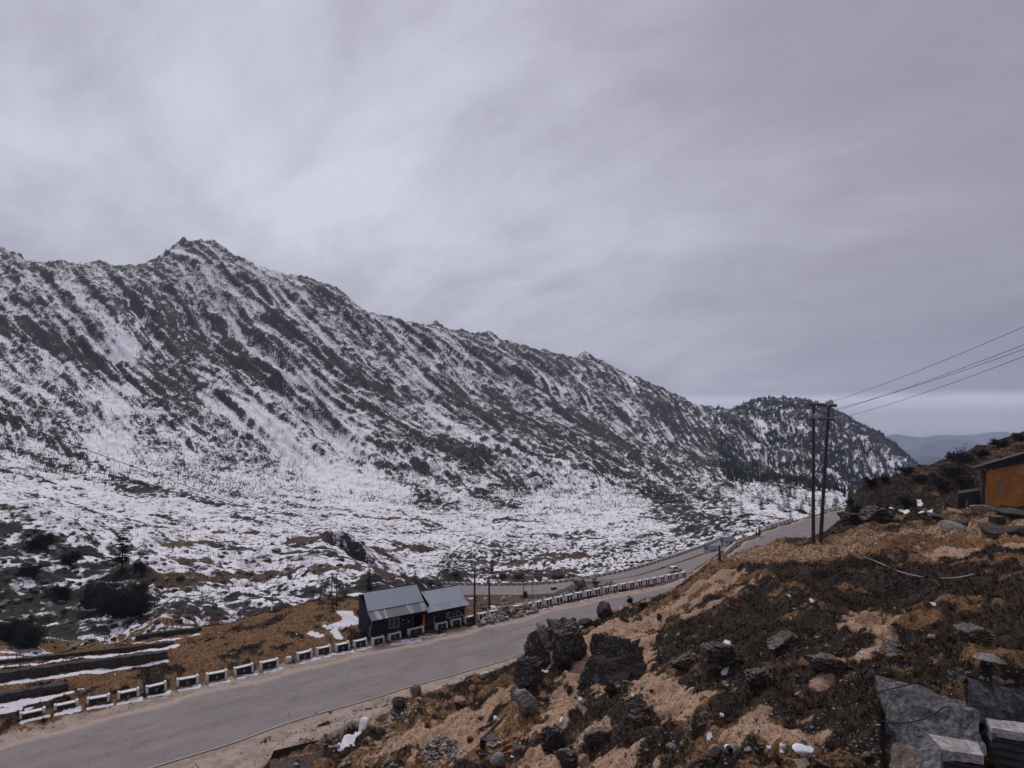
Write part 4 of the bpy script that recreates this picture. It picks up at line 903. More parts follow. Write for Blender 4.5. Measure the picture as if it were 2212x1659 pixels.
# ------------------------------------------------------------------ roadside blocks
def block(p, rz, L, Hh, W, style, label, group):
    t = empty('roadside_block', (p[0], p[1], p[2] - .03), rz, label, 'block', group); t.rotation_euler = (rnd.uniform(-.04, .05), rnd.uniform(-.035, .035), rz)
    e = .125 * L if style == 'long' else .17 * L
    j = rnd.uniform(-.02, .02)
    MB().box((0, W / 2, Hh * .46), (L - 2 * e + .02, W * .9, Hh * .92)).build('body', M_['black'], t, bevel=.015)
    for s in (-1, 1):
        MB().box((s * (L / 2 - e / 2), W / 2, Hh / 2 + .03), (e, W * 1.14, Hh + .06 + (.05 if s > 0 else 0) + j), top=(.86, .86)).build('end_post', M_['white'], t, bevel=.025)
    MB().box((0, W / 2, Hh * .97), (L - 2 * e - .01, W * 1.0, Hh * .10)).build('coping', M_['white'], t, bevel=.015)
    m = MB(); y = W * .05 - .006
    if style == 'long':
        for dz in (.30, .44, .58): m.box((rnd.uniform(-.01, .01), y, Hh * dz), (.12, .012, Hh * .045))
        for sx in (-1, 1):
            if rnd.random() < .8: m.box((sx * .06, y, Hh * .44), (.03, .012, Hh * .30))
    else:
        m.box((0, y, Hh * .45), (.16, .02, Hh * .78))
    m.build('mark', M_['mark'] if style == 'long' else M_['white'], t)
    return t
nL, nH, nR = len(BLK_L), len(BLK_H), len(BLK_R)
for i, p in enumerate(BLK):
    a, b_ = BLK[max(0, i - 1)], BLK[min(len(BLK) - 1, i + 1)]
    if i == nL: a = BLK[i]
    if i == nL - 1: b_ = BLK[i]
    rz = math.atan2(b_[1] - a[1], b_[0] - a[0]); sp = min([np.linalg.norm(BLK[k] - p) for k in (i - 1, i + 1) if 0 <= k < len(BLK)])
    if i < nL:
        L = min(2.1, sp * .76); lab = 'black block with white ends, ' + ORD[i] + ' in the row left of the shacks'; st = 'long'; g = 'roadside blocks left of the shacks'
        Hh = .60
    elif i < nL + nH:
        k = i - nL; L = min(2.2, sp * .72); lab = 'grimy black and white roadside block in front of the dark shacks, ' + ORD[k]; st = 'long'; g = 'roadside blocks in front of the shacks'; Hh = .56
    else:
        k = i - nL - nH; L = min(1.6, sp * .74); st = 'short'; g = 'roadside blocks right of the shacks'; Hh = .62
        lab = ('white roadside block half buried by pale broken stones, ' if k < 4 else 'white framed roadside block with two black panels, ') + NUM[k] + ' right of the shacks'
    block(p, rz + rnd.uniform(-.05, .05), L, Hh, .42, st, lab, g)
p = PZ(623.6, 1430, 0.02); s_ = empty('roadside_block', p, .5, 'broken stub of a white roadside block between two whole ones', 'block'); MB().box((0, 0, .2), (.5, .4, .45), top=(.8, .8)).build('end_post', M_['white'], s_, bevel=.03); MB().box((.32, .02, .1), (.3, .3, .22), tilt=(.1, .2)).build('body', M_['black'], s_, bevel=.03)
# lower road blocks: proto copied along the verges (only a few pixels each)
def small_block(name, tall=.85, L=1.0):
    m = MB(); m.box((0, 0, tall * .45), (L * .96, .3, tall * .9), mi=1); 
    for s in (-1, 1): m.box((s * L * .42, 0, tall * .5), (L * .2, .42, tall), mi=0)
    m.box((0, 0, tall * .93), (L * .7, .4, tall * .16), mi=0); m.box((0, -.16, tall * .4), (L * .16, .06, tall * .7), mi=0)
    return m.mesh(name, [M_['white'], M_['black']])
SB = small_block('roadside_block'); SBK = small_block('roadside_block', .8, 1.0)
def verge_row(R, side, off, x0, x1, pitch, label, group, snow=True, start=0, me=None):
    T = np.gradient(R[:, :2], axis=0); T /= np.linalg.norm(T, axis=1, keepdims=True); Nn = np.stack([-T[:, 1], T[:, 0]], 1) * side
    Q = R[:, :2] + Nn * (R[:, 3:4] + off); L = np.r_[0, np.cumsum(np.linalg.norm(np.diff(Q, axis=0), axis=1))]
    s = start
    while s < L[-1]:
        x, y, z = np.interp(s, L, Q[:, 0]), np.interp(s, L, Q[:, 1]), np.interp(s, L, R[:, 2])
        X = 1106 + FL * x / cdepth(np.array([x, y, z]))
        if x0 < X < x1:
            tx, ty = np.interp(s, L, T[:, 0]), np.interp(s, L, T[:, 1])
            o = link_mesh('roadside_block', me or SB, None, (x, y, z + .0), math.atan2(ty, tx)); tag(o, label, 'block', group)
        s += pitch * rnd.uniform(.95, 1.05)
verge_row(LOW, 1, .6, 900, 1570, 1.75, 'small white and black block in the row on the snowy side of the lower road', 'blocks along the snowy side of the lower road')
verge_row(LOW, -1, .9, 1380, 1450, 2.0, 'small dark block in the row dividing the lower road from its side lane', 'blocks between the two lower lanes', me=SBK)
verge_row(LOW, -1, .9, 1452, 1560, 3.2, 'snowy dark block in the gappy row above the side lane near the far huts', 'blocks near the far huts', me=SBK)
verge_row(MAIN, 1, .6, 1655, 1716, 2.3, 'short dark block edging the far bend of the road beside the snow', 'blocks along the far bend', me=SBK)
verge_row(MAIN, 1, .6, 1772, 1812, 2.6, 'tiny pale block along the far end of the road beyond the poles', 'blocks at the far road end', me=SB)
for k in range(7):
    f = k / 6; p = hit(1566 + 22 * f, 1199 - 19 * f); o = link_mesh('roadside_block', SB, None, p, 1.0); o.scale = (.8, .8, .8); tag(o, 'white block in the steep short row at the hill edge below the far huts', 'block', 'white blocks at the hill edge')
# ------------------------------------------------------------------ the two dark shacks
F0 = PZ(806, 1393, 0); F1 = PZ(1006, 1350, 0)
E1 = (F1 - F0); E1[2] = 0; E1 /= np.linalg.norm(E1); E2 = np.array([-E1[1], E1[0], 0]); RZH = math.atan2(E1[1], E1[0]); F0 = F0 + E2 * 1.0
def inframe(X, Y, b):
    r = ray(X, Y); k = ((F0 - CAM) @ E2 + b) / (r @ E2); p = CAM + r * k - F0; return np.array([p @ E1, b, p[2]])
def screen(a, b, z):
    p = F0 + a * E1 + b * E2 + np.array([0, 0, z]) - CAM; dc = p[1] * CP + p[2] * SP
    return 1106 + FL * p[0] / dc, 829.5 - FL * (-p[1] * SP + p[2] * CP) / dc
BD = 2.6
def shack(a0, a1, ridge_l, ridge_r, joint_l, joint_r, eave_l, eave_r, aw_mat, label, features):
    root = empty('shack', F0, RZH, label, 'shack')
    rl, rr = inframe(*ridge_l, BD), inframe(*ridge_r, BD); jl, jr = inframe(*joint_l, .12), inframe(*joint_r, .12); el, er = inframe(*eave_l, -.85), inframe(*eave_r, -.85)
    zr = (rl[2] + rr[2]) / 2; zj = (jl[2] + jr[2]) / 2; ze = (el[2] + er[2]) / 2
    def slab(q, th, name, mat):
        q = [Vector([float(c) for c in v]) for v in q]; n = (q[1] - q[0]).cross(q[3] - q[0]).normalized()
        if n.z < 0: n = -n
        m = MB(); vs = q + [v - n * th for v in q]
        m.add(vs, [(0, 1, 2, 3), (7, 6, 5, 4), (0, 4, 5, 1), (1, 5, 6, 2), (2, 6, 7, 3), (3, 7, 4, 0)]); return m.build(name, mat, root)
    slab([(jl[0], .05, zj), (jr[0], .05, zj), (rr[0], BD + .12, zr), (rl[0], BD + .12, zr)], .04, 'roof', M_['roof'])
    slab([(rl[0], BD + .05, zr + .05), (rr[0], BD + .05, zr + .05), (rr[0], BD + .5, zr - .16), (rl[0], BD + .5, zr - .16)], .03, 'ridge_cap', M_['roof'])
    slab([(el[0], -.85, ze), (er[0], -.85, ze), (jr[0], .22, zj + .05), (jl[0], .22, zj + .05)], .03, 'awning', aw_mat)
    # walls: shell with a real opening
    zw = zj - .08; w = .08
    m = MB()
    m.add([(a0, 0, -.9), (a0, BD, -1.6), (a0, BD, zr - .1), (a0, 0, zw), (a0 + w, 0, -.9), (a0 + w, BD, -1.6), (a0 + w, BD, zr - .1), (a0 + w, 0, zw)], [(0, 3, 2, 1), (4, 5, 6, 7), (0, 4, 7, 3), (1, 2, 6, 5)])
    m.add([(a1 - w, 0, -.9), (a1 - w, BD, -1.6), (a1 - w, BD, zr - .1), (a1 - w, 0, zw), (a1, 0, -.9), (a1, BD, -1.6), (a1, BD, zr - .1), (a1, 0, zw)], [(0, 3, 2, 1), (4, 5, 6, 7), (0, 4, 7, 3), (1, 2, 6, 5)])
    m.box(((a0 + a1) / 2, BD - w / 2 + .003, (zr - 1.7) / 2), (a1 - a0 - 2 * w, w, zr + 1.4))
    m.box(((a0 + a1) / 2, BD / 2, -.1), (a1 - a0 - 2 * w - .01, BD - 2 * w - .02, .1))
    cur = a0 + w
    for kind, x0, x1, z0, z1 in sorted(features, key=lambda f: f[1]):
        if x0 > cur: m.box(((cur + x0) / 2, w / 2, zw / 2 - .45), (x0 - cur - .002, w, zw + .9))
        if z0 > -.8: m.box(((x0 + x1) / 2, w / 2, (z0 - .9) / 2), (x1 - x0 - .002, w - .004, z0 + .9))
        if z1 < zw: m.box(((x0 + x1) / 2, w / 2, (z1 + zw) / 2), (x1 - x0 - .002, w - .004, zw - z1))
        cur = x1
    if cur < a1 - w: m.box(((cur + a1 - w) / 2, w / 2, zw / 2 - .45), (a1 - w - cur - .002, w, zw + .9))
    wl = m.build('wall', M_['navy'], root)
    for kind, x0, x1, z0, z1 in features:
        cx, cz = (x0 + x1) / 2, (z0 + z1) / 2
        if kind in ('window', 'shop'):
            f = MB(); t = .06
            for z in (z0, z1): f.box((cx, -.01, z), (x1 - x0 + t, .07, t))
            for x in (x0, x1) + ((cx,) if kind == 'window' else ()): f.box((x, -.015, cz), (t, .07, z1 - z0 - t - .004))
            if kind == 'window':
                fo = f.build('window', M_['mark'], root); MB().box((cx, .04, cz), (x1 - x0 - .02, .02, z1 - z0 - .02)).build('pane', M_['glass'], fo)
            else:
                g = MB(); mats = [M_['litter'], M_['brick'], M_['slate'], M_['tanstone']]
                for r_ in range(2):
                    zz = z0 + .03 + r_ * (z1 - z0) * .5; g.box((cx, .35, zz - .015), (x1 - x0 - .1, .3, .03), mi=3)
                    x = x0 + .1
                    while x < x1 - .15:
                        ww = rnd.uniform(.06, .2); hh = rnd.uniform(.06, .22); g.box((x + ww / 2, .3 + rnd.uniform(-.05, .05), zz + hh / 2 + .003), (ww * .85, .14, hh), mi=rnd.choice([0, 2, 2, 1])); x += ww + rnd.uniform(.02, .15)
                so = g.build('goods_shelf', mats, root); 
        if kind == 'door':
            MB().box((x0 + .03, -.012, (z1 + z0) / 2), (.05, .05, z1 - z0)).build('door_frame', M_['wood'], root)
    return root, dict(zr=zr, zj=zj, ze=ze, zw=zw, rl=rl, rr=rr, el=el, er=er)
def zx(x, y): return 757 + x / 7.336, 1238 + y / 7.336
def fz(x0, x1, y0, y1):
    a = inframe(*zx(x0, y0), 0); b_ = inframe(*zx(x1, y0), 0); c = inframe(*zx((x0 + x1) / 2, y1), 0); d = inframe(*zx((x0 + x1) / 2, y0), 0); return a[0], b_[0], c[2], d[2]
A1 = inframe(*zx(1195, 900), 0)[0]
w1 = fz(612, 765, 722, 868); w2 = fz(800, 960, 700, 815); d1 = fz(990, 1160, 640, 880); w3 = fz(1525, 1675, 610, 690); w4 = fz(1690, 1810, 590, 650)
S1, i1 = shack(0.0, A1, zx(208, 315), zx(1050, 160), zx(270, 620), zx(1160, 430), zx(330, 772), zx(1245, 575), M_['awning'],
      'larger dark boarded shack with a bare tin awning over its front window and doorway',
      [('window', w1[0], w1[1], w1[2] + .04, w1[3]), ('shop', w2[0], w2[1], w2[2], w2[3] - .02), ('door', d1[0], d1[1], -.05, min(d1[3], 1.6))])
A2 = inframe(*zx(1208, 900), 0)[0]; A3 = inframe(*zx(1822, 720), 0)[0]
S2, i2 = shack(A2, A3, zx(1120, 305), zx(1690, 180), zx(1255, 520), zx(1820, 405), zx(1212, 640), zx(1892, 490), M_['awning2'],
      'smaller dark shack with an all blue-grey roof, right of the larger shack',
      [('shop', w3[0], w3[1], w3[2], w3[3]), ('shop', w4[0], w4[1], w3[2], w3[3])])
for sh, a, z0, z1 in ((S1, .06, .4, 1.35), (S2, inframe(*zx(1325, 800), 0)[0], -.1, 1.2), (S2, A3 + .03, .2, 1.55)):
    MB().box((a, -.06, (z0 + z1) / 2), (.06, .06, z1 - z0)).build('corner_post', M_['mark'], sh)
for x in (w3[0], w3[1], w4[1]): MB().box((x, -.03, (w3[2] + w3[3]) / 2), (.06, .06, w3[3] - w3[2] + .1)).build('window_post', M_['mark'], S2)
MB().box(((w3[0] + w4[1]) / 2, -.05, w3[2] - .04), (w4[1] - w3[0] + .1, .12, .06)).build('sill', M_['mark'], S2)
for a_, r_ in ((w3[0] - 2.4, .03),): MB().tube([(A2 + .3, -.5, i2['ze'] - .06), (A3 - .4, -.5, i2['ze'] - .02)], .035, 6).build('awning_pole', M_['mark'], S2)
MB().tube([(.1, -.55, i1['ze'] - .02), (.05, -.02, .95)], .03, 6).build('awning_brace', M_['mark'], S1)
MB().box((A3 - .22, -.05, .42), (.32, .03, .3)).build('notice_board', M_['mark'], S2)
pc = F0 + E1 * (A1 - .28) + E2 * -.12
cl = MB(); ov = []
for k in range(9):
    z = .35 + 1.15 * k / 8; wv = .05 * math.sin(k * 1.3); wd = .20 + .05 * math.sin(k * .8)
    for s in range(7): f = s / 6 - .5; ov.append((f * wd * 2 * .55 + wv * .5, .035 * math.sin(s * 2.2 + k * .3), z))
cl.add(ov, [(k * 7 + s, k * 7 + s + 1, k * 7 + s + 8, k * 7 + s + 7) for k in range(8) for s in range(6)])
co_ = cl.build('cloth', M_['orange'], None, pc, RZH); so = co_.modifiers.new('thick', 'SOLIDIFY'); so.thickness = .02
tag(co_, 'orange cloth hanging between the two dark shacks beside the doorway', 'cloth')
# ------------------------------------------------------------------ poles and wires
def plain_pole(X, Yb, Xt, Yt, r, label, mat='pole', arms=(), group=None, name='utility_pole', i0=0, box=None):
    b_ = hit(X, Yb, i0); d = cdepth(b_); rt = ray(Xt, Yt); top = CAM + rt * (b_[1] / rt[1])
    root = empty(name, b_, 0, label, 'pole', group); v = top - b_
    MB().tube([(0, 0, -.3), tuple(v * .5), tuple(v)], [r * 1.25, r, r * .8], 8).build('pole', M_[mat], root)
    for f, L, dz in arms:
        c = v * f; MB().box((c[0], c[1] - r, c[2] + dz), (L, .1, .1)).build('crossarm', M_[mat], root)
        for s in (-.42, .42): MB().tube([(c[0] + s * L, c[1] - r, c[2] + dz + .05), (c[0] + s * L, c[1] - r, c[2] + dz + .22)], [.05, .035], 6).build('insulator', M_['ceramic'], root)
    if box:
        for f in box: c = v * f; MB().box((c[0] + r * 1.6, c[1] - r, c[2]), (.22, .2, .35)).build('junction_box', M_['metal'], root)
    return root, top
pA, topA = plain_pole(1025, 1347, 1025.5, 1231, .10, 'dark utility pole with small boxes at the right end of the dark shacks', arms=((.985, .6, 0),), box=(.42, .5))
pB, topB = plain_pole(1058, 1334, 1056, 1247, .10, 'plain dark pole rising from the pale stone heap behind the roadside blocks', arms=((.97, .5, 0),))
b1 = hit(717.6, 1311); tw = empty('twin_pole', b1, 0, 'twin thin poles joined by a crossbar on the brown shelf left of the shacks', 'pole')
b2 = hit(727.5, 1310)
for X, Yt, bb in ((717, 1237, b1), (727, 1238, b2)):
    rt = ray(X, Yt); t_ = CAM + rt * (bb[1] / rt[1]) - b1; q = bb - b1; MB().tube([tuple(q - np.array([0, 0, .3])), tuple(t_)], [.06, .045], 6).build('pole', M_['pole'], tw)
rt = ray(722, 1240); c = CAM + rt * (b1[1] / rt[1]) - b1; MB().box(tuple(c), (1.1, .1, .1)).build('crossbar', M_['pole'], tw)
plain_pole(237.5, 1379, 231, 1322, .05, 'lone thin leaning pole at the snow edge above the low stone walls')
for X, Yb, Xt, Yt, lab in [(1554.6, 1209, 1554, 1178, 'dark pole at the hill edge beside the far huts'), (1559, 1180, 1559, 1158, 'thin pole behind the upper far hut'), (1522.6, 1193, 1522.6, 1175, 'thin pole left of the lower far hut'),
                           (1635, 1162, 1633, 1140, 'left one of two thin poles beside the far bend of the road'), (1640, 1160, 1640, 1142, 'right one of two thin poles beside the far bend of the road'), (1131, 1291, 1131, 1257, 'thin post on the near verge of the lower road, left of the round mirror')]:
    plain_pole(X, Yb, Xt, Yt, .11, lab)
p = hit(1150.5, 1291); rt = ray(1148, 1247); t_ = CAM + rt * (p[1] / rt[1]) - p
mr = empty('road_mirror', p, 0, 'round pale convex road mirror on a post beside the lower road', 'mirror')
MB().tube([(0, 0, -.2), (0, 0, t_[2])], .07, 6).build('pole', M_['metal'], mr)
MB().tube([(-.25, -.12, t_[2]), (-.25, .05, t_[2] + .0)], [.62, .66], 18).build('mirror', M_['ceramic'], mr)
p = hit(1134, 1289); place_rock('boulder', 1134, 1290, 10, 14, M_['darkstone'], 410, 'brown lump of rock at the foot of the thin post by the lower road', sub=3, deep=.7)
bx = hit(1196, 1274); k_ = empty('crate', bx, .3, 'small pale topped dark box on the verge behind the grey rocks', 'box'); MB().box((0, 0, .4), (1.5, .9, .8)).build('body', M_['darkstone'], k_, bevel=.03); MB().box((0, 0, .86), (1.6, 1.0, .1)).build('lid', M_['pale'], k_, bevel=.02)
# H pole on the hill crest
HB1, HB2 = hit(1756.5, 1174), hit(1771.6, 1170)
def at_y(X, Y, y): r = ray(X, Y); return CAM + r * (y / r[1])
T1_, T2_ = at_y(1757.2, 874, HB1[1]), at_y(1790.7, 875.5, HB1[1] + .15)
hp = empty('utility_pole', HB1, 0, 'tall double wooden power pole with crossarms on the tan hill crest', 'pole')
def loc(X, Y, dy=0): return tuple(at_y(X, Y, HB1[1] + dy) - HB1)
MB().tube([(0, 0, -.4), tuple((T1_ - HB1) * .5), tuple(T1_ - HB1)], [.16, .13, .11], 10).build('pole', M_['pole'], hp)
MB().tube([tuple(HB2 - HB1 - np.array([0, 0, .4])), tuple(((HB2 + T2_) / 2 - HB1)), tuple(T2_ - HB1)], [.17, .14, .115], 10).build('pole', M_['pole'], hp)
MB().tube([loc(1746, 872.3, -.2), loc(1807, 876.2, -.2)], .15, 4).build('crossarm', M_['metal'], hp)
MB().tube([loc(1766, 904, -.25), loc(1804, 905.5, -.25)], .13, 4).build('crossarm', M_['metal'], hp)
MB().tube([loc(1758, 888, -.2), loc(1770, 878, -.2)], .05, 5).build('brace', M_['metal'], hp)
def discs(a, b_, n, r=.17):
    a, b_ = np.array(a), np.array(b_); m = MB(); m.tube([a, b_], .035, 6)
    for k in range(n):
        f = (k + .5) / n; q = a + (b_ - a) * f; d = (b_ - a) / np.linalg.norm(b_ - a) * .06; m.tube([q - d, q, q + d], [r * .55, r, r * .5], 12)
    return m.build('insulator', M_['ceramic'], hp)
W0 = [at_y(1799, 867, HB1[1] - 1.2), at_y(1770, 897, HB1[1] - 1.0), at_y(1768, 893, HB1[1] - .9), at_y(1823, 901, HB1[1] - 1.2)]
discs(loc(1785, 873, -.2), loc(1799, 867, -1.2), 2, .24); discs(loc(1803, 905, -.25), loc(1823, 901, -1.2), 3, .24); discs(loc(1758, 900, -.15), loc(1770, 897, -1.0), 2, .24); discs(loc(1757, 895, .1), loc(1748, 902, .9), 2, .2)
MB().tube([loc(1832, 902, -1.1), loc(1831, 911, -.9), loc(1820, 920, -.4), loc(1806, 921, 0), loc(1793, 915, 0)], .02, 4).build('jumper_cable', M_['wire'], hp)
def wire(name, pts, r, label, mat='wire', n=24, sag=0, group=None):
    P = [np.array(q, float) for q in pts]
    if len(P) == 2:
        a, b_ = P; P = [a + (b_ - a) * f - np.array([0, 0, sag * 4 * f * (1 - f)]) for f in np.linspace(0, 1, n)]
    else:
        P = [np.array(q) for q in resample(np.array(P), max(.05, np.linalg.norm(P[0] - P[-1]) / 60))]
    o = MB().tube(P, r, 5).build(name, M_[mat], None, None, smooth=True); return tag(o, label, 'cable', group)
for w0, (Xe, Ye), lab in zip(W0, [(2212, 706), (2212, 745), (2212, 755), (2212, 770)], ['topmost of the four power wires running from the double pole to the upper right', 'second highest of the four power wires from the double pole', 'third highest of the four power wires from the double pole', 'lowest of the four power wires from the double pole']):
    X0 = 1106 + FL * w0[0] / cdepth(w0); Y0 = 829.5 - FL * (-(w0[1]) * SP + (w0[2] - H) * CP) / cdepth(w0)
    f = 1.25; e = at_y(X0 + (Xe - X0) * f, Y0 + (Ye - Y0) * f - 6, HB1[1] * .52); wire('power_wire', [w0, e], .014, lab, sag=.25)
q = [(-160,836,33),(0,900,36),(201,977,41),(325,1021,44.5),(541,1101,50),(641,1137,53),(783,1185,57),(911,1219,60),(1025,1240,62)]
wire('power_wire', [PD(*c) for c in q[:-1]] + [topA], .032, 'long dark cable sagging across the snowy slope to the pole by the shacks')
wire('power_wire', [topA, at_y(963, 1187, topA[1] * 1.12), at_y(880, 1166, topA[1] * 1.25)], .02, 'short thin wire running up left from the pole by the shacks')
wire('power_wire', [topA, topB], .012, 'thin wire slung between the two poles right of the shacks', sag=.2)
def lay(pts, r, lab, mat='cable', lift=.03, name='hose'):
    return wire(name, [hit(X, Y) + np.array([0, 0, lift]) for X, Y in pts], r, lab, mat)
lay([(1865,1207),(1893,1218),(1940,1240),(1985,1252),(2040,1256),(2080,1253),(2106,1246)], .022, 'pale hose lying in a curve over the dark heather of the hill', 'hose', .17)
lay([(1310,1612),(1355,1600),(1400,1590),(1430,1580),(1458,1568)], .016, 'dark cable lying on the lower slope below the dirt hollow')
lay([(1510,1525),(1560,1529),(1610,1537),(1668,1549)], .016, 'dark cable crossing the lower dirt patch')
wire('hose', [hit(1690,1542) + [0,0,.03], hit(1741,1533) + [0,0,.05], PD(1800,1516,12.9), PD(1860,1504,12.8), PD(1929,1487,12.6), PD(2000,1471,12.6), PD(2059,1461,12.4), hit(2130,1452) + [0,0,.04], hit(2211,1448) + [0,0,.04]], .016, 'long dark cable strung over the tops of the concrete blocks', 'cable')
wire('hose', [hit(1890,1556) + [0,0,.04], PD(1903,1559,12.0), PD(1959,1562,11.7), PD(2003,1551,11.5), PD(2043,1526,11.6), PD(2062,1529,11.9), PD(2100,1539,11.4)], .016, 'dark hose drooping across the face of the larger concrete block', 'cable')
# ------------------------------------------------------------------ orange hut
g0 = hit(2125, 1097); yW = g0[1]
def hz_(X, Y, dy=0): return at_y(X, Y, yW + dy) - g0
hut = empty('hut', g0, 0, 'orange woven panel hut with a thin tin roof edge on the right hill', 'hut')
DR = -3.6; VB = (3.06, 3.96)
def hr(X, Y, dy=0): return hz_(X, Y, DR * (X - 2125) / 205 + dy)
tl, bl = hr(2132, 1006), hr(2125, 1103); tr, br = hr(2330, 955), hr(2330, 1138)
def prism(front, back, name, mat, parent=None):
    n = len(front); m = MB(); vs = [tuple(q) for q in front] + [tuple(np.array(q) + np.array(back)) for q in front]
    m.add(vs, [tuple(reversed(range(n))), tuple(range(n, 2 * n))] + [(i, (i + 1) % n, n + (i + 1) % n, n + i) for i in range(n)]); return m.build(name, mat, parent)
m = NT('woven_bamboo'); o_ = m.obj()
wv1 = m.n('ShaderNodeTexWave', wave_type='BANDS', bands_direction='X'); wv1.inputs['Scale'].default_value = 2.3; wv1.inputs['Distortion'].default_value = 2.6; m.lk(o_, wv1.inputs[0])
wv2 = m.n('ShaderNodeTexWave', wave_type='BANDS', bands_direction='Z'); wv2.inputs['Scale'].default_value = 3.4; wv2.inputs['Distortion'].default_value = 2.0; m.lk(o_, wv2.inputs[0])
wv = m.math('MULTIPLY', wv1.outputs[1], wv2.outputs[1]); a_ = m.noise(.9, 5, .6)
c_ = m.mix(m.ramp(wv, 0, .5), (.21, .085, .026), (.48, .20, .062)); c_ = m.mix(m.ramp(a_, .45, .7, 0, .6), c_, (.52, .24, .075)); c_ = m.mix(m.ramp(m.noise(2.2, 5, .7), .62, .70, 0, .7), c_, (.60, .36, .2))
m.color(c_).rough(.85); m.bump(wv, .4, .03); WOV = m.mat
prism([tl, bl, br, tr], (*VB, 0), 'wall', WOV, hut)
prism([hr(2160, 1033, -.05), hr(2168, 1032, -.05), hr(2167, 1068, -.05), hr(2160, 1070, -.05)], (0, .02, 0), 'plank', M_['tanstone'], hut)
prism([hz_(2124, 1017, -.05), hz_(2132, 1017, -.05), hz_(2127, 1097, -.05), hz_(2121, 1097, -.05)], (0, .3, 0), 'corner_post', M_['pole'], hut)
prism([hr(2132, 1017, -.08), hr(2132, 1001, -.08), hr(2330, 946, -.08), hr(2330, 975, -.08)], (0, .05, 0), 'fascia_board', M_['black'], hut)
prism([hr(2100, 1011, -.7), hr(2100, 1008, -.7), hr(2330, 941, -.7), hr(2330, 945, -.7)], (VB[0] * 1.2, VB[1] * 1.2, -.62), 'roof', M_['mark'], hut)
prism([hz_(2070, 1066, .4), hz_(2068, 1104, .4), hz_(2122, 1104, .4), hz_(2124, 1058, .4)], (1.6, 2.2, 0), 'lean_to', M_['black'], hut)
for X, Y in ((2139, 1012.5), (2150, 1013)): q = hr(X, Y, -.12); MB().tube([tuple(q), tuple(q + np.array([0, -.05, -.12]))], [.03, .07], 8).build('lamp_fitting', M_['ceramic'], hut)
def long_stone(X0, Y0, X1, Y1, hpx, depth, mat, label, seed, lift=0):
    a, b_ = hit(X0, Y0), hit(X1, Y1); L = np.linalg.norm(b_ - a); h = m_px(hpx, a)
    me = rock_mesh('stone_slab', seed, mat, 4, (L * .56, depth * .6, h * .75), .16, 8); c = (a + b_) / 2
    o = link_mesh('stone_slab', me, None, (c[0], c[1] + depth * .4, c[2] + h * .35 + lift), math.atan2(b_[1] - a[1], b_[0] - a[0])); return tag(o, label, 'stone')
long_stone(2096, 1106, 2170, 1108, 15, 1.0, M_['tanstone'], 'long pale topped stone under the left end of the orange wall', 501)
long_stone(2165, 1113, 2250, 1118, 13, 1.0, M_['darkstone'], 'dark stone footing under the right part of the orange wall', 502)
long_stone(2036, 1147, 2096, 1149, 18, .8, M_['stone'], 'long grey stone in front of the flat dirt yard, left of the hut', 503)
long_stone(2058, 1131, 2105, 1136, 11, .7, M_['darkstone'], 'dark slab lying behind the long grey stone', 504)
long_stone(2130, 1152, 2185, 1155, 17, .8, M_['darkstone'], 'dark stone kerb in front of the yard below the crate', 505)
long_stone(2180, 1153, 2245, 1157, 16, .8, M_['darkstone'], 'dark stone kerb reaching the right edge below the hut', 506)
long_stone(2012, 1121, 2040, 1122, 13, .7, M_['darkstone'], 'round dark stone at the left end of the yard', 507)
long_stone(2049, 1108, 2082, 1110, 10, .5, M_['tanstone'], 'grey log shaped stone before the dark lean-to', 508)
c0 = hit(2163, 1134); wpx = m_px(24, c0); ct = empty('crate', c0, .12, 'dark square crate standing on the yard in front of the orange hut', 'crate'); MB().box((0, wpx * .4, wpx * .34), (wpx, wpx * .8, wpx * .68)).build('body', M_['pole'], ct, bevel=.02)
MB().box((0, wpx * .4, wpx * .70), (wpx * 1.05, wpx * .85, .04)).build('lid', M_['wood'], ct)
p0 = hit(2083, 1111); p1 = at_y(2090, 1080, p0[1] + .2); tag(MB().tube([p0 - [0, 0, .2], p1], [.06, .05], 7).build('wooden_stake', M_['wood']), 'pale leaning stake in front of the dark lean-to', 'stake')
# ------------------------------------------------------------------ concrete steps at the lower right corner
cs = empty('concrete_steps', PD(2000, 1600, 11), 0, 'weathered concrete stair footing with pale copings and dark tin cladding at the lower right corner', 'steps'); C0 = np.array(cs.location)
def cp(X, Y, d): return PD(X, Y, d) - C0
def cz(X, Y, z): return PZ(X, Y, z) - C0
def rough_up(o, cuts, amt, sc=2.2):
    bm = bmesh.new(); bm.from_mesh(o.data); bmesh.ops.triangulate(bm, faces=[f for f in bm.faces if len(f.verts) > 4]); bmesh.ops.subdivide_edges(bm, edges=bm.edges[:], cuts=cuts, use_grid_fill=True)
    bm.normal_update(); off = Vector((len(bm.verts) * .01, 3.1, 7.7))
    for v in bm.verts:
        c = v.co; v.co = c + v.normal * amt * (mn.noise(c * sc + off) + .6 * mn.noise(c * sc * 3.1 + off) + .3 * mn.noise(c * sc * 9 + off)) + Vector((mn.noise(c * sc * 2 + off * 2), mn.noise(c * sc * 2 - off), 0)) * amt * .5
    bm.to_mesh(o.data); bm.free(); return o
rough_up(prism([cp(1925,1492,12.6), cp(1900,1625,12.2), cp(2010,1660,11.2), cp(2125,1630,10.9), cp(2112,1538,11.5)], (.35, 1.3, -.1), 'footing', M_['concrete'], cs), 12, .10, 1.5)
rough_up(prism([cp(2072,1461,12.5), cp(2057,1530,12.3), cp(2120,1560,12.1), cp(2290,1590,11.7), cp(2290,1512,11.8)], (.35, 1.4, -.1), 'footing', M_['concrete'], cs), 12, .10, 1.5)
z0_ = PD(2006, 1584.5, 10.9)[2]; z1_ = PD(2129, 1551, 11.5)[2]
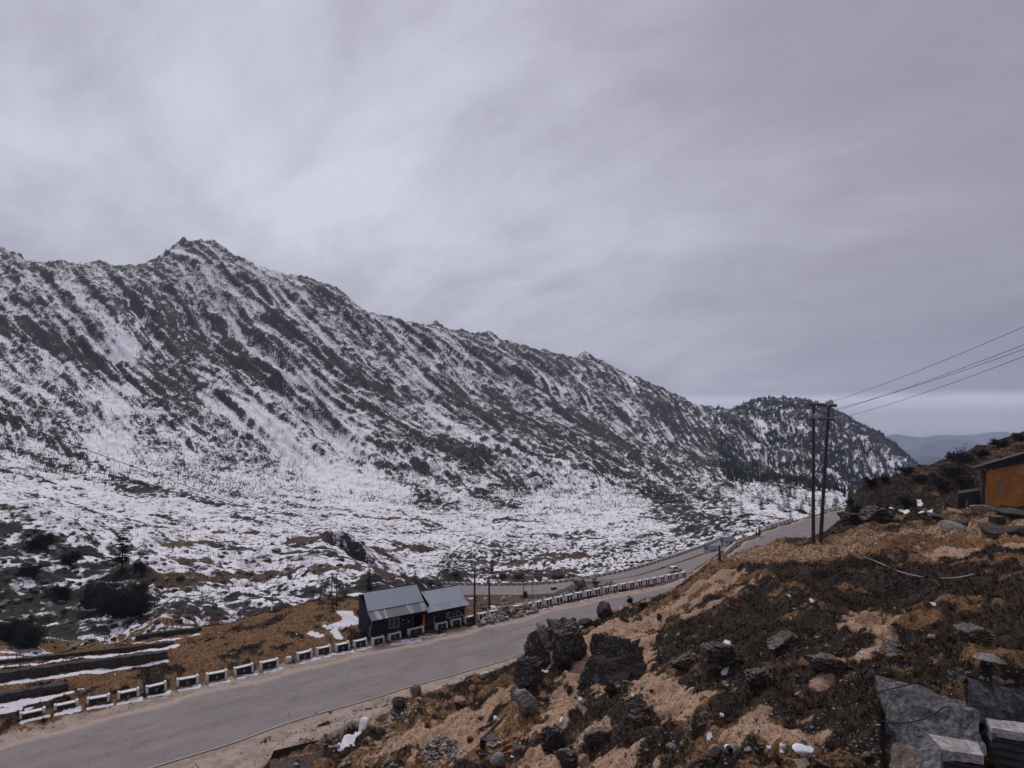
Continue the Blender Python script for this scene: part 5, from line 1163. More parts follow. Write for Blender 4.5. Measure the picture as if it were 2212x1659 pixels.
dn = np.array([0, 0, -.16])
def slabp(q, th, name, mat):
    n = len(q); return prism(q, (0, 0, -th), name, mat, cs)
qC = [cz(2006,1584.5,z0_), cz(2110,1603,z0_), cz(2124,1632,z0_), cz(2033.6,1619.5,z0_)]; rough_up(slabp(qC, .2, 'coping', M_['coping']), 9, .022, 4)
qD = [cz(2129,1551,z1_), cz(2290,1570,z1_), cz(2290,1597,z1_), cz(2143,1572,z1_)]; rough_up(slabp(qD, .2, 'coping', M_['coping']), 9, .022, 4)
rough_up(prism([qD[0] + dn, qD[3] + dn, np.array([qD[3][0] - .02, qD[3][1] - .02, qC[2][2] - .6]), np.array([qD[0][0] - .12, qD[0][1], qC[2][2] - .6])], (.4, .05, 0), 'riser', M_['concrete'], cs), 12, .10, 1.5)
rough_up(slabp([cp(2006,1584,10.95), cp(2034,1620,10.1), cp(2026,1700,9.2), cp(1968,1700,9.8), cp(1984,1618,10.5)], .5, 'coping', M_['concrete']), 9, .04, 3)
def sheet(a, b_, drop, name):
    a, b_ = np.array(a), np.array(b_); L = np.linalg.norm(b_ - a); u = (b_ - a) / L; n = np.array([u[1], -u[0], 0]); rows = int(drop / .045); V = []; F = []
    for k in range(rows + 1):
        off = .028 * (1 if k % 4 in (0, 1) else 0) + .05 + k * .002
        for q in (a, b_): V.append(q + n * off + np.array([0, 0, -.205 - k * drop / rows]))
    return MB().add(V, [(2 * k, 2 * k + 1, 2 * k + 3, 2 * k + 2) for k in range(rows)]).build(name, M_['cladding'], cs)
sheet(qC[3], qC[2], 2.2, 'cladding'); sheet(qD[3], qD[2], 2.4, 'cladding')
rough_up(prism([cp(1903,1606,12.2), cp(1896,1720,11.2), cp(1970,1720,10.4), cp(1983,1622,11.1)], (.3, 1.0, -.3), 'footing', M_['tanconc'], cs), 12, .10, 1.5)
rough_up(prism([cp(1945,1640,11.1), cp(1935,1720,10.6), cp(1985,1720,10.0), cp(1980,1650,10.6)], (.2, .6, .05), 'footing', M_['tanconc'], cs), 12, .10, 1.5)
for X, Y, w, h, k, lab in [(1931,1487,13,11,'pale','white stone perched on the corner of the left concrete block'), (1990,1519,18,8,'tanstone','flat stone lying on the earth behind the left concrete block'), (2150,1447,60,14,'stone','long pale stone half buried above the right concrete block')]:
    place_rock('boulder', X, Y, w, h, M_[k], 520 + X, lab, sub=3)
for k in range(22):
    f = rnd.random(); X, Y = ((1925 + 110 * f, 1489 + 32 * f) if k % 2 else (2074 + 110 * f, 1458 + 22 * f)); X += rnd.uniform(-4, 4); Y += rnd.uniform(-7, 1)
    loose('stone', hit(X, Y), rnd.uniform(.06, .16), rnd.choice(['pale', 'stone', 'tanstone']), 'loose stone lying on the earth along the top edge of the concrete blocks', 'stone', 'stones on top of the concrete blocks', .3)
# ------------------------------------------------------------------ low stone walls on the shelf
def dry_wall(pts, hpx, thick, label):
    P = resample(hits(pts), .25); h = m_px(hpx, P[len(P) // 2]); V = []; F = []
    sx_ = np.linspace(0, 1, len(P)); P[:, 0] = np.polyval(np.polyfit(sx_, P[:, 0], 2), sx_); P[:, 1] = np.polyval(np.polyfit(sx_, P[:, 1], 2), sx_); GZ = np.polyval(np.polyfit(sx_, [ground(p[0], p[1]) for p in P], 2), sx_)
    T = np.gradient(P[:, :2], axis=0); T /= np.linalg.norm(T, axis=1, keepdims=True); Nn = np.stack([-T[:, 1], T[:, 0]], 1)
    for i, p in enumerate(P):
        n1 = perlin(np.array([i * .7]), np.array([3.3]), 5)[0]; n2 = perlin(np.array([i * .55]), np.array([9.3]), 6)[0]; gz = GZ[i]
        for off, z in ((0, -.3), (.02 + .06 * n2, h * .5), (.05 + .05 * n1, h * (1 + .1 * n1)), (thick, h * (1 + .12 * n2)), (thick + .1, -.3)): V.append((p[0] + Nn[i, 0] * off, p[1] + Nn[i, 1] * off, gz + z))
    n = len(P); F = [(i * 5 + k, (i + 1) * 5 + k, (i + 1) * 5 + k + 1, i * 5 + k + 1) for i in range(n - 1) for k in range(4)] + [(0, 1, 2, 3, 4), tuple(reversed([(n - 1) * 5 + k for k in range(5)]))]
    return tag(MB().add(V, F).build('stone_wall', M_['wallstone']), label, 'wall')
dry_wall([(292,1385),(360,1375),(426,1366)], 10, .5, 'short dark stone wall farthest from the road at the snow edge')
dry_wall([(-60,1444),(150,1418),(374,1393)], 8, .4, 'long low stone wall second from the snow edge on the left shelf')
dry_wall([(-60,1482),(150,1452),(361,1424)], 18, .6, 'tallest long stone wall on the left shelf with snow along both sides')
dry_wall([(-60,1524),(60,1507),(146,1492)], 16, .6, 'short stone wall nearest the road at the left edge')
# ------------------------------------------------------------------ debris
def px_box(name, X, Y, wpx, hpx, dpx, mat, rz, tilt, label, cat, group=None, bevel=.01):
    p = hit(X, Y); k = m_px(1, p); o = MB().box((0, 0, hpx * k * .4), (wpx * k, dpx * k, hpx * k), tilt=tilt).build(name, mat, None, p, rz, bevel=bevel); return tag(o, label, cat, group)
rb = hit(590, 1640); k_ = m_px(1, rb)
ru = empty('rusty_trough', rb, 0, 'rusty iron trough of two long plates at the bottom edge beside the road', 'trough')
def rq(pts, name, th=.04):
    q = [PZ(X, Y, rb[2] + z) - rb for X, Y, z in pts]; return prism(q, (th * .3, th, 0), name, M_['rust'], ru)
rq([(591,1622,.45), (592,1640,.0), (684,1619,.0), (683.5,1600,.45)], 'back_plate', .05); rq([(583,1641,.12), (583,1690,.02), (690,1665,.02), (693,1628,.12)], 'bottom_plate', .05)
rq([(583,1641,.12), (591,1622,.45), (592,1640,.0)], 'end_plate', .03)
cw = []
q = hits([(704,1588),(740,1569),(777,1551)]); 
V = []; 
for i, p in enumerate(q): V += [(p[0], p[1], .04), (p[0] + .1, p[1] - .06, -1.0), (p[0] - .25, p[1] + .35, .04), (p[0] - .25, p[1] + .35, -1.0)]
tag(MB().add(V, [f for i in range(2) for f in ((i*4, i*4+1, i*4+5, i*4+4), (i*4, i*4+4, i*4+6, i*4+2), (i*4+2, i*4+6, i*4+7, i*4+3))] + [(0, 2, 3, 1), (8, 9, 11, 10)]).build('culvert_wall', M_['concrete']), 'mossy concrete culvert wall dropping from the dirt verge into a dark hollow', 'wall')
lay([(1040,1601),(1067,1573),(1094,1545)], .07, 'long wooden pole lying at a slant over the brick heap', 'wood', .10, 'wooden_plank')['category'] = 'pole'
lay([(1036,1578),(1056,1569),(1077,1560)], .06, 'shorter dark wooden plank behind the long slanted pole', 'pole', .08, 'wooden_plank')['category'] = 'plank'
for k, (X, Y, w, h, d, mt) in enumerate([(1113,1594,12,5,8,'brick'),(1129,1601,9,7,7,'brick'),(1090,1606,9,5,7,'brick'),(1101,1626,10,5,7,'brick'),(1079,1625,11,4,6,'brick'),(1099,1613,13,4,6,'brick'),(1082,1637,9,5,7,'brick'),(1095,1604,12,7,9,'brick'),(1091,1630,8,5,6,'brick'),(1032,1622,9,5,6,'brick')]):
    px_box('brick', X, Y, w, h, d, M_[mt], rnd.uniform(-.6, .9), (rnd.uniform(-.3, .3), rnd.uniform(-.3, .3)), 'broken reddish brick in the rubbish heap at the bottom', 'brick', 'broken bricks')
for k, (X, Y, w, h, d, rz) in enumerate([(1114,1608,19,2.5,15,.2),(1062,1595,22,2.5,18,.4),(1120,1616,18,2,8,.6),(1062,1638,16,2.5,14,-.3),(1072,1597,16,2.5,8,.5)]):
    px_box('slate', X, Y, w, h, d, M_['slate'], rz, (.15, -.1), ['dark slate under the reddest brick', 'blue grey slate beside the slanted pole', 'narrow pale edged slate at the right of the heap', 'upright grey slate near the grey stone', 'curved dark slate behind the metal frame'][k], 'slate')
tr_ = hit(1046, 1632); t0 = empty('metal_tray', tr_, .3, 'grey metal tray lying in the rubbish heap', 'tray'); k_ = m_px(1, tr_)
MB().box((0, 0, .05), (22 * k_, 9 * k_, .03)).build('tray_bottom', M_['stone'], t0)
for s in (-1, 1): MB().box((s * 11 * k_, 0, .09), (.03, 9 * k_, .1)).build('tray_side', M_['metal'], t0); MB().box((0, s * 4.5 * k_, .09), (22 * k_ - .04, .03, .1)).build('tray_side', M_['metal'], t0)
fr = hit(1063, 1613); f0 = empty('square_grate', fr, .9, 'pale rimmed square metal grate in the rubbish heap', 'grate')
for s in (-1, 1): MB().box((s * .16, 0, .12), (.04, .4, .06)).build('side_bar', M_['mark'], f0); MB().box((0, s * .2, .12), (.28, .04, .06)).build('end_bar', M_['mark'], f0)
MB().box((0, 0, .09), (.28, .36, .04)).build('back_plate', M_['slate'], f0)
bk = hit(1043, 1614); b0 = empty('black_pot', bk, 0, 'black round pot at the left of the rubbish heap', 'pot')
MB().tube([(0, 0, 0), (0, 0, .12), (0, 0, .26)], [.13, .17, .16], 14, cap=False).build('body', M_['cable'], b0); MB().tube([(0, 0, .0), (0, 0, .02)], [.13, .13], 14).build('base', M_['cable'], b0); MB().tube([(0, 0, .25), (0, 0, .28)], [.175, .175], 14, cap=False).build('rim', M_['slate'], b0)
px_box('wooden_box', 1015.6, 1602, 11, 10, 9, M_['rust'], .5, (.2, .1), 'small brown box left of the slanted pole', 'box')
for X, Y, w, d in [(1080,1604,11,7),(1087,1601,7,6)]: px_box('metal_sheet', X, Y, w, 1.2, d, M_['ceramic'], .2, (.2, .2), 'bright bent metal sheet on top of the rubbish heap' if X < 1085 else 'small bright square metal sheet on the rubbish heap', 'sheet')
def scrap(X, Y, wpx, hpx, label, cat='litter', mat='litter', name='plastic_scrap', group=None, seed=0, lift=.02, up=.35):
    p = hit(X, Y); k = m_px(1, p); r = random.Random(int(X * 7 + Y)); m = MB(); n = 6; V = []
    for i in range(n + 1):
        for j in range(n + 1):
            u, v = i / n - .5, j / n - .5; t = 1 - .35 * r.random() * (abs(u) + abs(v))
            V.append((u * wpx * k * t, v * hpx * k * t * .9, lift + (v + .5) * hpx * k * up + .06 * wpx * k * math.sin(5 * u + 3 * v + X)))
    m.add(V, [(i * (n + 1) + j, (i + 1) * (n + 1) + j, (i + 1) * (n + 1) + j + 1, i * (n + 1) + j + 1) for i in range(n) for j in range(n)])
    o = m.build(name, M_[mat], None, p, r.uniform(-.4, .4), smooth=True); s = o.modifiers.new('thick', 'SOLIDIFY'); s.thickness = .02; return tag(o, label, cat, group)
scrap(1533, 1598, 13, 15, 'white torn cloth draped over dark rock on the lower slope', 'cloth', name='torn_cloth', up=.7); scrap(1181, 1452, 12, 8, 'white plastic scrap under the black boulders', up=.3)
scrap(1070, 1553, 9, 9, 'white plastic scrap on the dirt beside the slanted pole', up=.5); scrap(1109, 1636, 14, 6, 'white fish shaped plastic scrap beside the brick heap', up=.2); scrap(1253, 1513, 9, 10, 'white scrap on heather right of the dirt path', up=.5)
scrap(1367, 1505, 7, 9, 'white scrap in the middle of the dark heather', up=.5); scrap(1212, 1559, 6, 14, 'thin white scrap at the lower end of the path', up=.5); scrap(1560, 1548, 10, 9, 'white paper scrap near the small dirt hollow', up=.5)
scrap(1705, 1290, 9, 7, 'square white scrap on the dark hillside', up=.6); scrap(1754, 1301, 10, 12, 'crumpled pale scrap right of the square white one', up=.5); scrap(1717, 1316, 8, 4, 'small flat white scrap below the square one', up=.3)
scrap(2019, 1308, 16, 12, 'pale crumpled sheet on the upper right heather', up=.4); scrap(1862, 1412, 6, 6, 'blue white scrap right of the middle of the hillside', up=.5); scrap(1690, 1626, 10, 8, 'crumpled pale plastic left of the white sack', up=.4); scrap(1662, 1618, 12, 9, 'crumpled bag heap left of the white container', up=.5)
sk = hit(1743, 1632); k_ = m_px(1, sk); sm = rock_mesh('sack', 77, M_['litter'], 4, (24 * k_, 17 * k_, 5.5 * k_), .10, 4, True); so_ = link_mesh('sack', sm, None, (sk[0], sk[1] + 12 * k_, sk[2] + 5 * k_), -.5); so_.rotation_euler = (.35, .1, -.45); tag(so_, 'large flat white sack lying on the stones near the bottom edge', 'sack')
px_box('orange_scrap', 1722, 1628, 9, 4, 6, M_['orange'], .4, (.2, 0), 'orange scrap sticking out under the white sack', 'scrap')
cn = hit(1691, 1620); c0_ = empty('container', cn, .4, 'pale plastic container left of the white sack', 'container'); k_ = m_px(1, cn)
MB().tube([(0, 0, .0), (0, 0, 11 * k_), (0, 0, 14 * k_)], [6 * k_, 6.5 * k_, 3 * k_], 10).build('body', M_['litter'], c0_); MB().tube([(0, 0, 14 * k_), (0, 0, 16 * k_)], [2.4 * k_, 2.4 * k_], 10).build('cap', M_['orange'], c0_)
bu = hit(1573, 1625); b0 = empty('bucket', bu, 0, 'white plastic bucket lying tipped toward the camera among the stones', 'bucket'); k_ = m_px(1, bu)
MB().tube([(0, 8 * k_, 7 * k_), (0, -5 * k_, 9 * k_)], [6 * k_, 8 * k_], 16, cap=False).build('body', M_['litter'], b0); MB().tube([(0, 8 * k_, 7 * k_), (0, 7 * k_, 7 * k_)], [6 * k_, 6 * k_], 16).build('base', M_['litter'], b0); MB().tube([(0, -4.4 * k_, 9 * k_), (0, -5.6 * k_, 9 * k_)], [8.6 * k_, 8.6 * k_], 16, cap=False).build('rim', M_['ceramic'], b0)
# ------------------------------------------------------------------ far huts and the car
def far_hut(X, Y, w, hw, rz, label, dep=5):
    p = hit(X, Y); w = m_px(w, p); hw = m_px(hw, p); dep = w * .6; r = empty('hut', p, rz, label, 'hut')
    MB().box((0, dep / 2, hw / 2 - .5), (w, dep, hw + 1)).build('wall', M_['plaster'], r)
    m = MB(); x = w / 2 + .3; rh = w * .26
    m.add([(-x, -.5, hw - .1), (x, -.5, hw - .1), (x, dep / 2, hw + rh), (-x, dep / 2, hw + rh), (x, dep + .5, hw - .1), (-x, dep + .5, hw - .1)], [(0, 1, 2, 3), (3, 2, 4, 5), (0, 5, 4, 1), (0, 3, 5), (1, 4, 2)]); m.build('roof', M_['bluetin'], r)
    MB().box((w * .08, -.02, hw * .4), (w * .14, .06, hw * .8)).build('door', M_['navy'], r); MB().box((-w * .28, -.02, hw * .55), (w * .16, .06, hw * .3)).build('window', M_['glass'], r)
far_hut(1543, 1191, 25, 4.5, .35, 'lower blue roofed hut beside the lower road, left of the other far hut'); far_hut(1577, 1176, 28, 8, .30, 'upper far hut with pale walls and a blue roof near the road bend')
q = hit(1463, 1240); i_ = np.argmin(np.hypot(CARR[:, 0] - q[0], CARR[:, 1] - q[1])); tcar = CARR[min(i_ + 1, len(CARR) - 1), :2] - CARR[i_ - 1, :2]; cpz = CARR[i_]
car = empty('car', (cpz[0], cpz[1], cpz[2] + .12), math.atan2(tcar[1], tcar[0]), 'white hatchback car driving on the side lane of the lower road', 'car')
prof = [(-2.0,.35),(-2.05,.8),(-1.95,1.0),(-1.6,1.5),(-.9,1.62),(.2,1.58),(.95,1.08),(1.75,.92),(2.0,.75),(2.02,.35)]
def loft(pr, w, tw, name, mat, z0=1.05, parent=None):
    V = []; n = len(pr)
    for s in (-1, 1):
        for x, z in pr: V.append((x, s * (w if z < z0 else w - (z - z0) * tw), z))
    return MB().add(V, [tuple(range(n)), tuple(reversed(range(n, 2 * n)))] + [(i, n + i, n + (i + 1) % n, (i + 1) % n) for i in range(n)]).build(name, mat, parent)
loft(prof, .85, .35, 'body', M_['car'], parent=car)
for s in (-1, 1):
    MB().add([(-1.45, s * .86, 1.08), (.7, s * .86, 1.08), (.15, s * .70, 1.5), (-1.2, s * .70, 1.5)], [(0, 1, 2, 3) if s < 0 else (3, 2, 1, 0)]).build('side_window', M_['glass'], car)
    for x in (-1.3, 1.3):
        wh = MB().tube([(x, s * .72, .32), (x, s * .9, .32)], .32, 14).build('wheel', M_['tyre'], car); MB().tube([(x, s * .9, .32), (x, s * .91, .32)], .18, 10).build('rim', M_['metal'], wh)
    MB().box((-2.03, s * .65, .85), (.06, .25, .2)).build('tail_light', M_['lamp'], car); MB().box((1.95, s * .62, .75), (.08, .3, .14)).build('headlight', M_['ceramic'], car)
MB().add([(-1.98, -.72, 1.05), (-1.98, .72, 1.05), (-1.66, .62, 1.46), (-1.66, -.62, 1.46)], [(0, 1, 2, 3)]).build('rear_window', M_['glass'], car); MB().add([(.98, -.72, 1.1), (.98, .72, 1.1), (.28, .6, 1.55), (.28, -.6, 1.55)], [(3, 2, 1, 0)]).build('windscreen', M_['glass'], car)
# ------------------------------------------------------------------ plants
def conifer_mesh(name, h, seed, sparse=0.0, wide=.24, cards=1.0):
    r = random.Random(seed); V = []; F = []; mi = []
    def tri(a, b, c, m):
        n = len(V); V.extend([a, b, c]); F.append((n, n + 1, n + 2)); mi.append(m)
    n = 5
    for k in range(n):
        a0, a1 = 2 * math.pi * k / n, 2 * math.pi * (k + 1) / n; rb = .022 * h
        tri((math.cos(a0) * rb, math.sin(a0) * rb, -.3), (math.cos(a1) * rb, math.sin(a1) * rb, -.3), (0, 0, h), 0)
    z = h * (.12 + .2 * sparse)
    while z < h * .99:
        f = 1 - z / h; L0 = h * wide * (f ** .8) * r.uniform(.6, 1.15) + .04 * h
        for k in range(int(5 + 3 * r.random())):
            if r.random() < sparse: continue
            a = r.uniform(0, 6.283); L = L0 * r.uniform(.6, 1.15); dr = L * r.uniform(.05, .45) - .1 * L
            d = Vector((math.cos(a), math.sin(a), 0)); s = Vector((-d.y, d.x, 0)); B = Vector((0, 0, z))
            m = max(2, int(5 * cards))
            for i in range(m):
                t = (i + .6) / m; c = B + d * (L * t) - Vector((0, 0, dr * t * t)); w = L * .26 * (1.15 - t) + .02 * h
                for sg in (-1, 1):
                    q = c + d * w * r.uniform(.4, 1) + s * sg * w * r.uniform(.6, 1.2) + Vector((0, 0, r.uniform(-.5, .25) * w))
                    tri(tuple(c - d * w * .4), tuple(q), tuple(c + d * w * .7 + Vector((0, 0, r.uniform(-.3, .2) * w))), 1)
        z += h * r.uniform(.035, .065)
    me = bpy.data.meshes.new(name); me.from_pydata(V, [], F); me.materials.append(M_['trunk']); me.materials.append(M_['conifer']); me.polygons.foreach_set('material_index', mi); me.update(); return me
def split_tree(me, name, root):
    """trunk and crown of a conifer mesh as two parts"""
    for part, m in (('trunk', 0), ('crown', 1)):
        V = []; F = []
        for p in me.polygons:
            if p.material_index == m: n = len(V); V += [tuple(me.vertices[i].co) for i in p.vertices]; F.append((n, n + 1, n + 2))
        MB().add(V, F).build(part, [M_['trunk'], M_['conifer']][m], root)
def conifer(X, Yb, Yt, label, seed, sparse=.2, wide=.24, group=None, i0=0, name='conifer'):
    p = hit(X, Yb, i0); h = m_px(Yb - Yt, p) * 1.04; root = empty(name, p, rnd.uniform(0, 6), label, 'tree', group); me = conifer_mesh(name, h, seed, sparse, wide, 1.4); split_tree(me, name, root); bpy.data.meshes.remove(me)
conifer(263, 1229, 1132, 'tall scraggy conifer on the brown spur in the snow at the left', 1, .28, .30)
conifer(797, 1284, 1224, 'dark conifer standing behind the left end of the larger shack', 2, .1, .2)
conifer(1063, 1245, 1208, 'small dark conifer on the snow bank across the lower road', 3, .2, .26)
for X, Yb, Yt, lab in [(1564, 1119, 1084, 'leftmost tall conifer on the snow flat near the far bend'), (1577, 1116, 1092, 'shorter conifer touching the leftmost tall one on the snow flat'), (1602, 1113, 1078, 'slim conifer in the middle of the group on the snow flat'), (1617, 1141, 1104, 'dark conifer nearest the far bend on the snow flat'),
                       (1708, 1125, 1092, 'dark conifer at the roadside left of the double pole'), (1530, 1100, 1080, 'small conifer upslope left of the snow flat group'), (1513, 1075, 1050, 'conifer at the foot of the dark gully left of the far bend'), (1640, 1160, 1134, 'ragged dark conifer beside the thin poles at the far bend')]:
    conifer(X, Yb, Yt, lab, int(X), .15, .2)
# conifers of the second mountain
CM = [conifer_mesh('conifer', 1.0, 50 + k, .05, .26, .8) for k in range(5)]
cnt = 0; spots = []
dens = fbm
while cnt < 290:
    X = rnd.uniform(1540, 1990); Y = rnd.uniform(868, 1115); p = hit(X, Y)
    r = math.hypot(p[0], p[1])
    if r < 430 or r > 2300: continue
    if p[1] > 2400: continue
    nv = float(fbm(np.array([p[0] / 60.0]), np.array([p[1] / 60.0]), 2, 120)[0])
    if nv < -.05 + .3 * (X < 1640) and rnd.random() < .75: continue
    h = rnd.uniform(5, 11) * (1.0 if r > 900 else .85); gz = ground(p[0], p[1])
    o = link_mesh('conifer', CM[cnt % 5], None, (p[0], p[1], gz - .3), rnd.uniform(0, 6)); o.scale = (h * rnd.uniform(.9, 1.5), h * rnd.uniform(.9, 1.5), h)
    tag(o, 'dark conifer on the snowy slopes of the right hand mountain', 'tree', 'conifers on the right hand mountain'); cnt += 1
def cards(n, place, shape, name, mats, label, cat):
    """many small blades or leaves merged into one uncountable cover"""
    Vs = []; Fs = []; mi = []; off = 0
    for _ in range(n):
        r_ = place()
        if r_ is None: continue
        v, f, m = shape(*r_); Vs.append(v); Fs.append(f + off); off += len(v); mi += [m] * len(f)
    me = np_mesh(name, np.vstack(Vs), np.vstack(Fs), mats); me.polygons.foreach_set('material_index', mi)
    return tag(link_mesh(name, me), label, cat, kind='stuff')
# conifer woods of the second mountain and dark thickets: vectorised tiny trees
def spike_cover(name, x, y, h, w, mat, label, cat, blades=3, lean=.1, taper=.2, parts=1):
    n = len(x); z = ground_v(x, y); V = []; F = []
    for b in range(blades):
        a = RS.rand(n) * 6.283; lx = (RS.rand(n) - .5) * lean * 2 * h; ly = (RS.rand(n) - .5) * lean * 2 * h; hh = h * (.55 + .6 * RS.rand(n)); ww = w * (.6 + .8 * RS.rand(n)); jx = (RS.rand(n) - .5) * w * 2.2 * (b > 0); jy = (RS.rand(n) - .5) * w * 2.2 * (b > 0)
        dx, dy = np.cos(a) * ww / 2, np.sin(a) * ww / 2
        p0 = np.stack([x + jx - dx, y + jy - dy, z - .1 * h], 1); p1 = np.stack([x + jx + dx, y + jy + dy, z - .1 * h], 1)
        p2 = np.stack([x + jx + lx + dx * taper, y + jy + ly + dy * taper, z + hh], 1); p3 = np.stack([x + jx + lx - dx * taper, y + jy + ly - dy * taper, z + hh], 1)
        o = len(V) * 4 * n
        V.append(np.stack([p0, p1, p2, p3], 1).reshape(-1, 3)); F.append(np.arange(n * 4).reshape(n, 4) + o)
    me = np_mesh(name, np.vstack(V), np.vstack(F), mat)
    return tag(link_mesh(name, me), label, cat, kind='stuff')
def scatter(n, x0, x1, y0, y1, keep):
    """random ground points seen inside a photo window, kept with probability keep(x,y,grid)"""
    X = RS.rand(n * 3); out = [];
    a = np.arctan2((x0 + (x1 - x0) * RS.rand(n) - 1106) / FL, 1.0)
    return a
vis = np.maximum.accumulate(TT, axis=0) <= TT + 2e-3
rr_, cc_ = np.nonzero(vis & (mtn > .15) & (R_[:, None] < r_ridge[None] * 1.0) & (second < .35))
wgt = (np.clip(.95 - SNOW[rr_, cc_], .06, 1) * (.35 + .65 * sst(-.25, .25, fbm(XX[rr_, cc_] / 45, YY[rr_, cc_] / 45, 2, 130)))).astype(np.float64)
dr_ = np.gradient(R_)[rr_]; wgt *= np.minimum(dr_ / 3, 2); wgt /= wgt.sum()
k = RS.choice(len(rr_), 110000, p=wgt); jx = (RS.rand(len(k)) - .5) * 2.0; jy = (RS.rand(len(k)) - .5) * 4
bx_, by_ = XX[rr_[k], cc_[k]] + jx, YY[rr_[k], cc_[k]] + jy
hv = (.6 + 1.9 * RS.rand(len(k)) * np.clip(.4 + .6 * mtn[rr_[k], cc_[k]], 0, 1))
M_['brush'] = simple('bare_brush', (.062, .052, .047), .45, .2, .95, 0, spec=0)
spike_cover('bare_brush', bx_, by_, hv, np.full(len(k), .24), M_['brush'], 'bare winter brush bristling over the snowy mountain face', 'brush', 2, .16, .5)
rr_, cc_ = np.nonzero(vis & (second > .3) & (R_[:, None] < r_ridge[None] * 1.0))
wgt = (.04 + sst(-.1, .35, fbm(XX[rr_, cc_] / 70 + .4 * perlin(YY[rr_, cc_] / 90, XX[rr_, cc_] / 90, 3), YY[rr_, cc_] / 150, 3, 131) + .12)).astype(np.float64); wgt *= np.gradient(R_)[rr_] * sst(.3, .95, second[rr_, cc_]); wgt /= wgt.sum()
k = RS.choice(len(rr_), 2400, p=wgt)
spike_cover('conifer_wood', XX[rr_[k], cc_[k]] + 6 * (RS.rand(len(k)) - .5), YY[rr_[k], cc_[k]] + 9 * (RS.rand(len(k)) - .5), 5 + 5 * RS.rand(len(k)), 2.6 + 1.6 * RS.rand(len(k)), M_['conifer'], 'dark conifer wood covering the right hand mountain', 'wood', 3, .04, .08)
# bare saplings in the snow valley
rr_, cc_ = np.nonzero(vis & (mtn < .3) & (rsn > 1.01) & (rsn < 4) & (np.minimum(dL, dC) > 2) & (R_[:, None] < 420))
wgt = (np.gradient(R_)[rr_] * np.clip(fbm(XX[rr_, cc_] / 20, YY[rr_, cc_] / 20, 2, 133) + .25, .03, 1)).astype(np.float64); wgt /= wgt.sum(); k = RS.choice(len(rr_), 5200, p=wgt)
spike_cover('bare_saplings', XX[rr_[k], cc_[k]], YY[rr_[k], cc_[k]], .5 + 1.3 * RS.rand(len(k)) ** 2, np.full(len(k), .07), M_['brush'], 'leafless saplings and twigs sticking out of the valley snow', 'saplings', 3, .35, .3)
# ---- near ground cover
near = (R_[:, None] < 140) & (vis | (R_[:, None] < 60)) & (dM > .7) & (rsn < 1.0)
def cover(name, wfun, n, h0, h1, w, mat, label, cat, blades, lean, taper=.15):
    rr_, cc_ = np.nonzero(near); wg = np.clip(wfun(rr_, cc_), 0, None).astype(np.float64) * (np.gradient(R_)[rr_] * R_[rr_]) ** .55
    wg /= wg.sum(); k = RS.choice(len(rr_), n, p=wg); R0 = R_[rr_[k]]
    x = XX[rr_[k], cc_[k]] + (RS.rand(n) - .5) * R0 * .002; y = YY[rr_[k], cc_[k]] + (RS.rand(n) - .5) * R0 * .006
    h = h0 + (h1 - h0) * RS.rand(n) ** 1.5
    return spike_cover(name, x, y, h, np.full(n, w) * (.6 + R0 / 50), mat, label, cat, blades, lean, taper)
def vmat(name, c, var, sc):
    m = NT(name); a = m.noise(sc, 3, .6); b = m.noise(sc * 6, 3, .6)
    col = m.mix(m.ramp(a, .38, .62), c[0], c[1]); col = m.mix(m.ramp(b, .47, .66, 0, .85), col, c[2]); m.color(col).rough(.95); m.bs.inputs['Specular IOR Level'].default_value = 0; return m.mat
M_['heather'] = vmat('heather_stems', ((.006, .0048, .0042), (.026, .0135, .0075), (.125, .058, .023)), .4, 1.1)
M_['drygrass'] = vmat('dry_grass', ((.14, .075, .034), (.26, .15, .072), (.07, .038, .02)), .4, 1.1)
M_['deadstem'] = vmat('dead_stem', ((.20, .13, .08), (.34, .24, .15), (.10, .06, .04)), 2, 1)
dk, dt, gy = dark, dirt, grey
sn_near = 1 - np.clip(snow_n, 0, 1)
cover('heather', lambda i, j: (dk[i, j] * (.35 + .9 * sst(-.3, .3, n_mid[i, j])) + .03) * sn_near[i, j] * (1 - .9 * dt[i, j]), 78000, .05, .26, .018, M_['heather'], 'dark wiry heather covering the hillside', 'heather', 5, .7, .2)
cover('dry_grass', lambda i, j: ((1 - dk[i, j]) * .9 + .32) * sn_near[i, j] * (1 - .72 * dt[i, j]) * (1 - .92 * gy[i, j]), 100000, .03, .15, .014, M_['drygrass'], 'short dry brown grass on the hillside and the roadside shelf', 'grass', 5, .9, .15)
cover('dead_stems', lambda i, j: (.25 + .75 * dk[i, j]) * sn_near[i, j] * (1 - .85 * dt[i, j]) * (1 - .95 * gy[i, j]) * (R_[i] < 75) * sst(-.1, .4, n_big[i, j]), 9000, .12, .42, .010, M_['deadstem'], 'pale dead stems sticking up out of the heather', 'stems', 3, .45, .3)
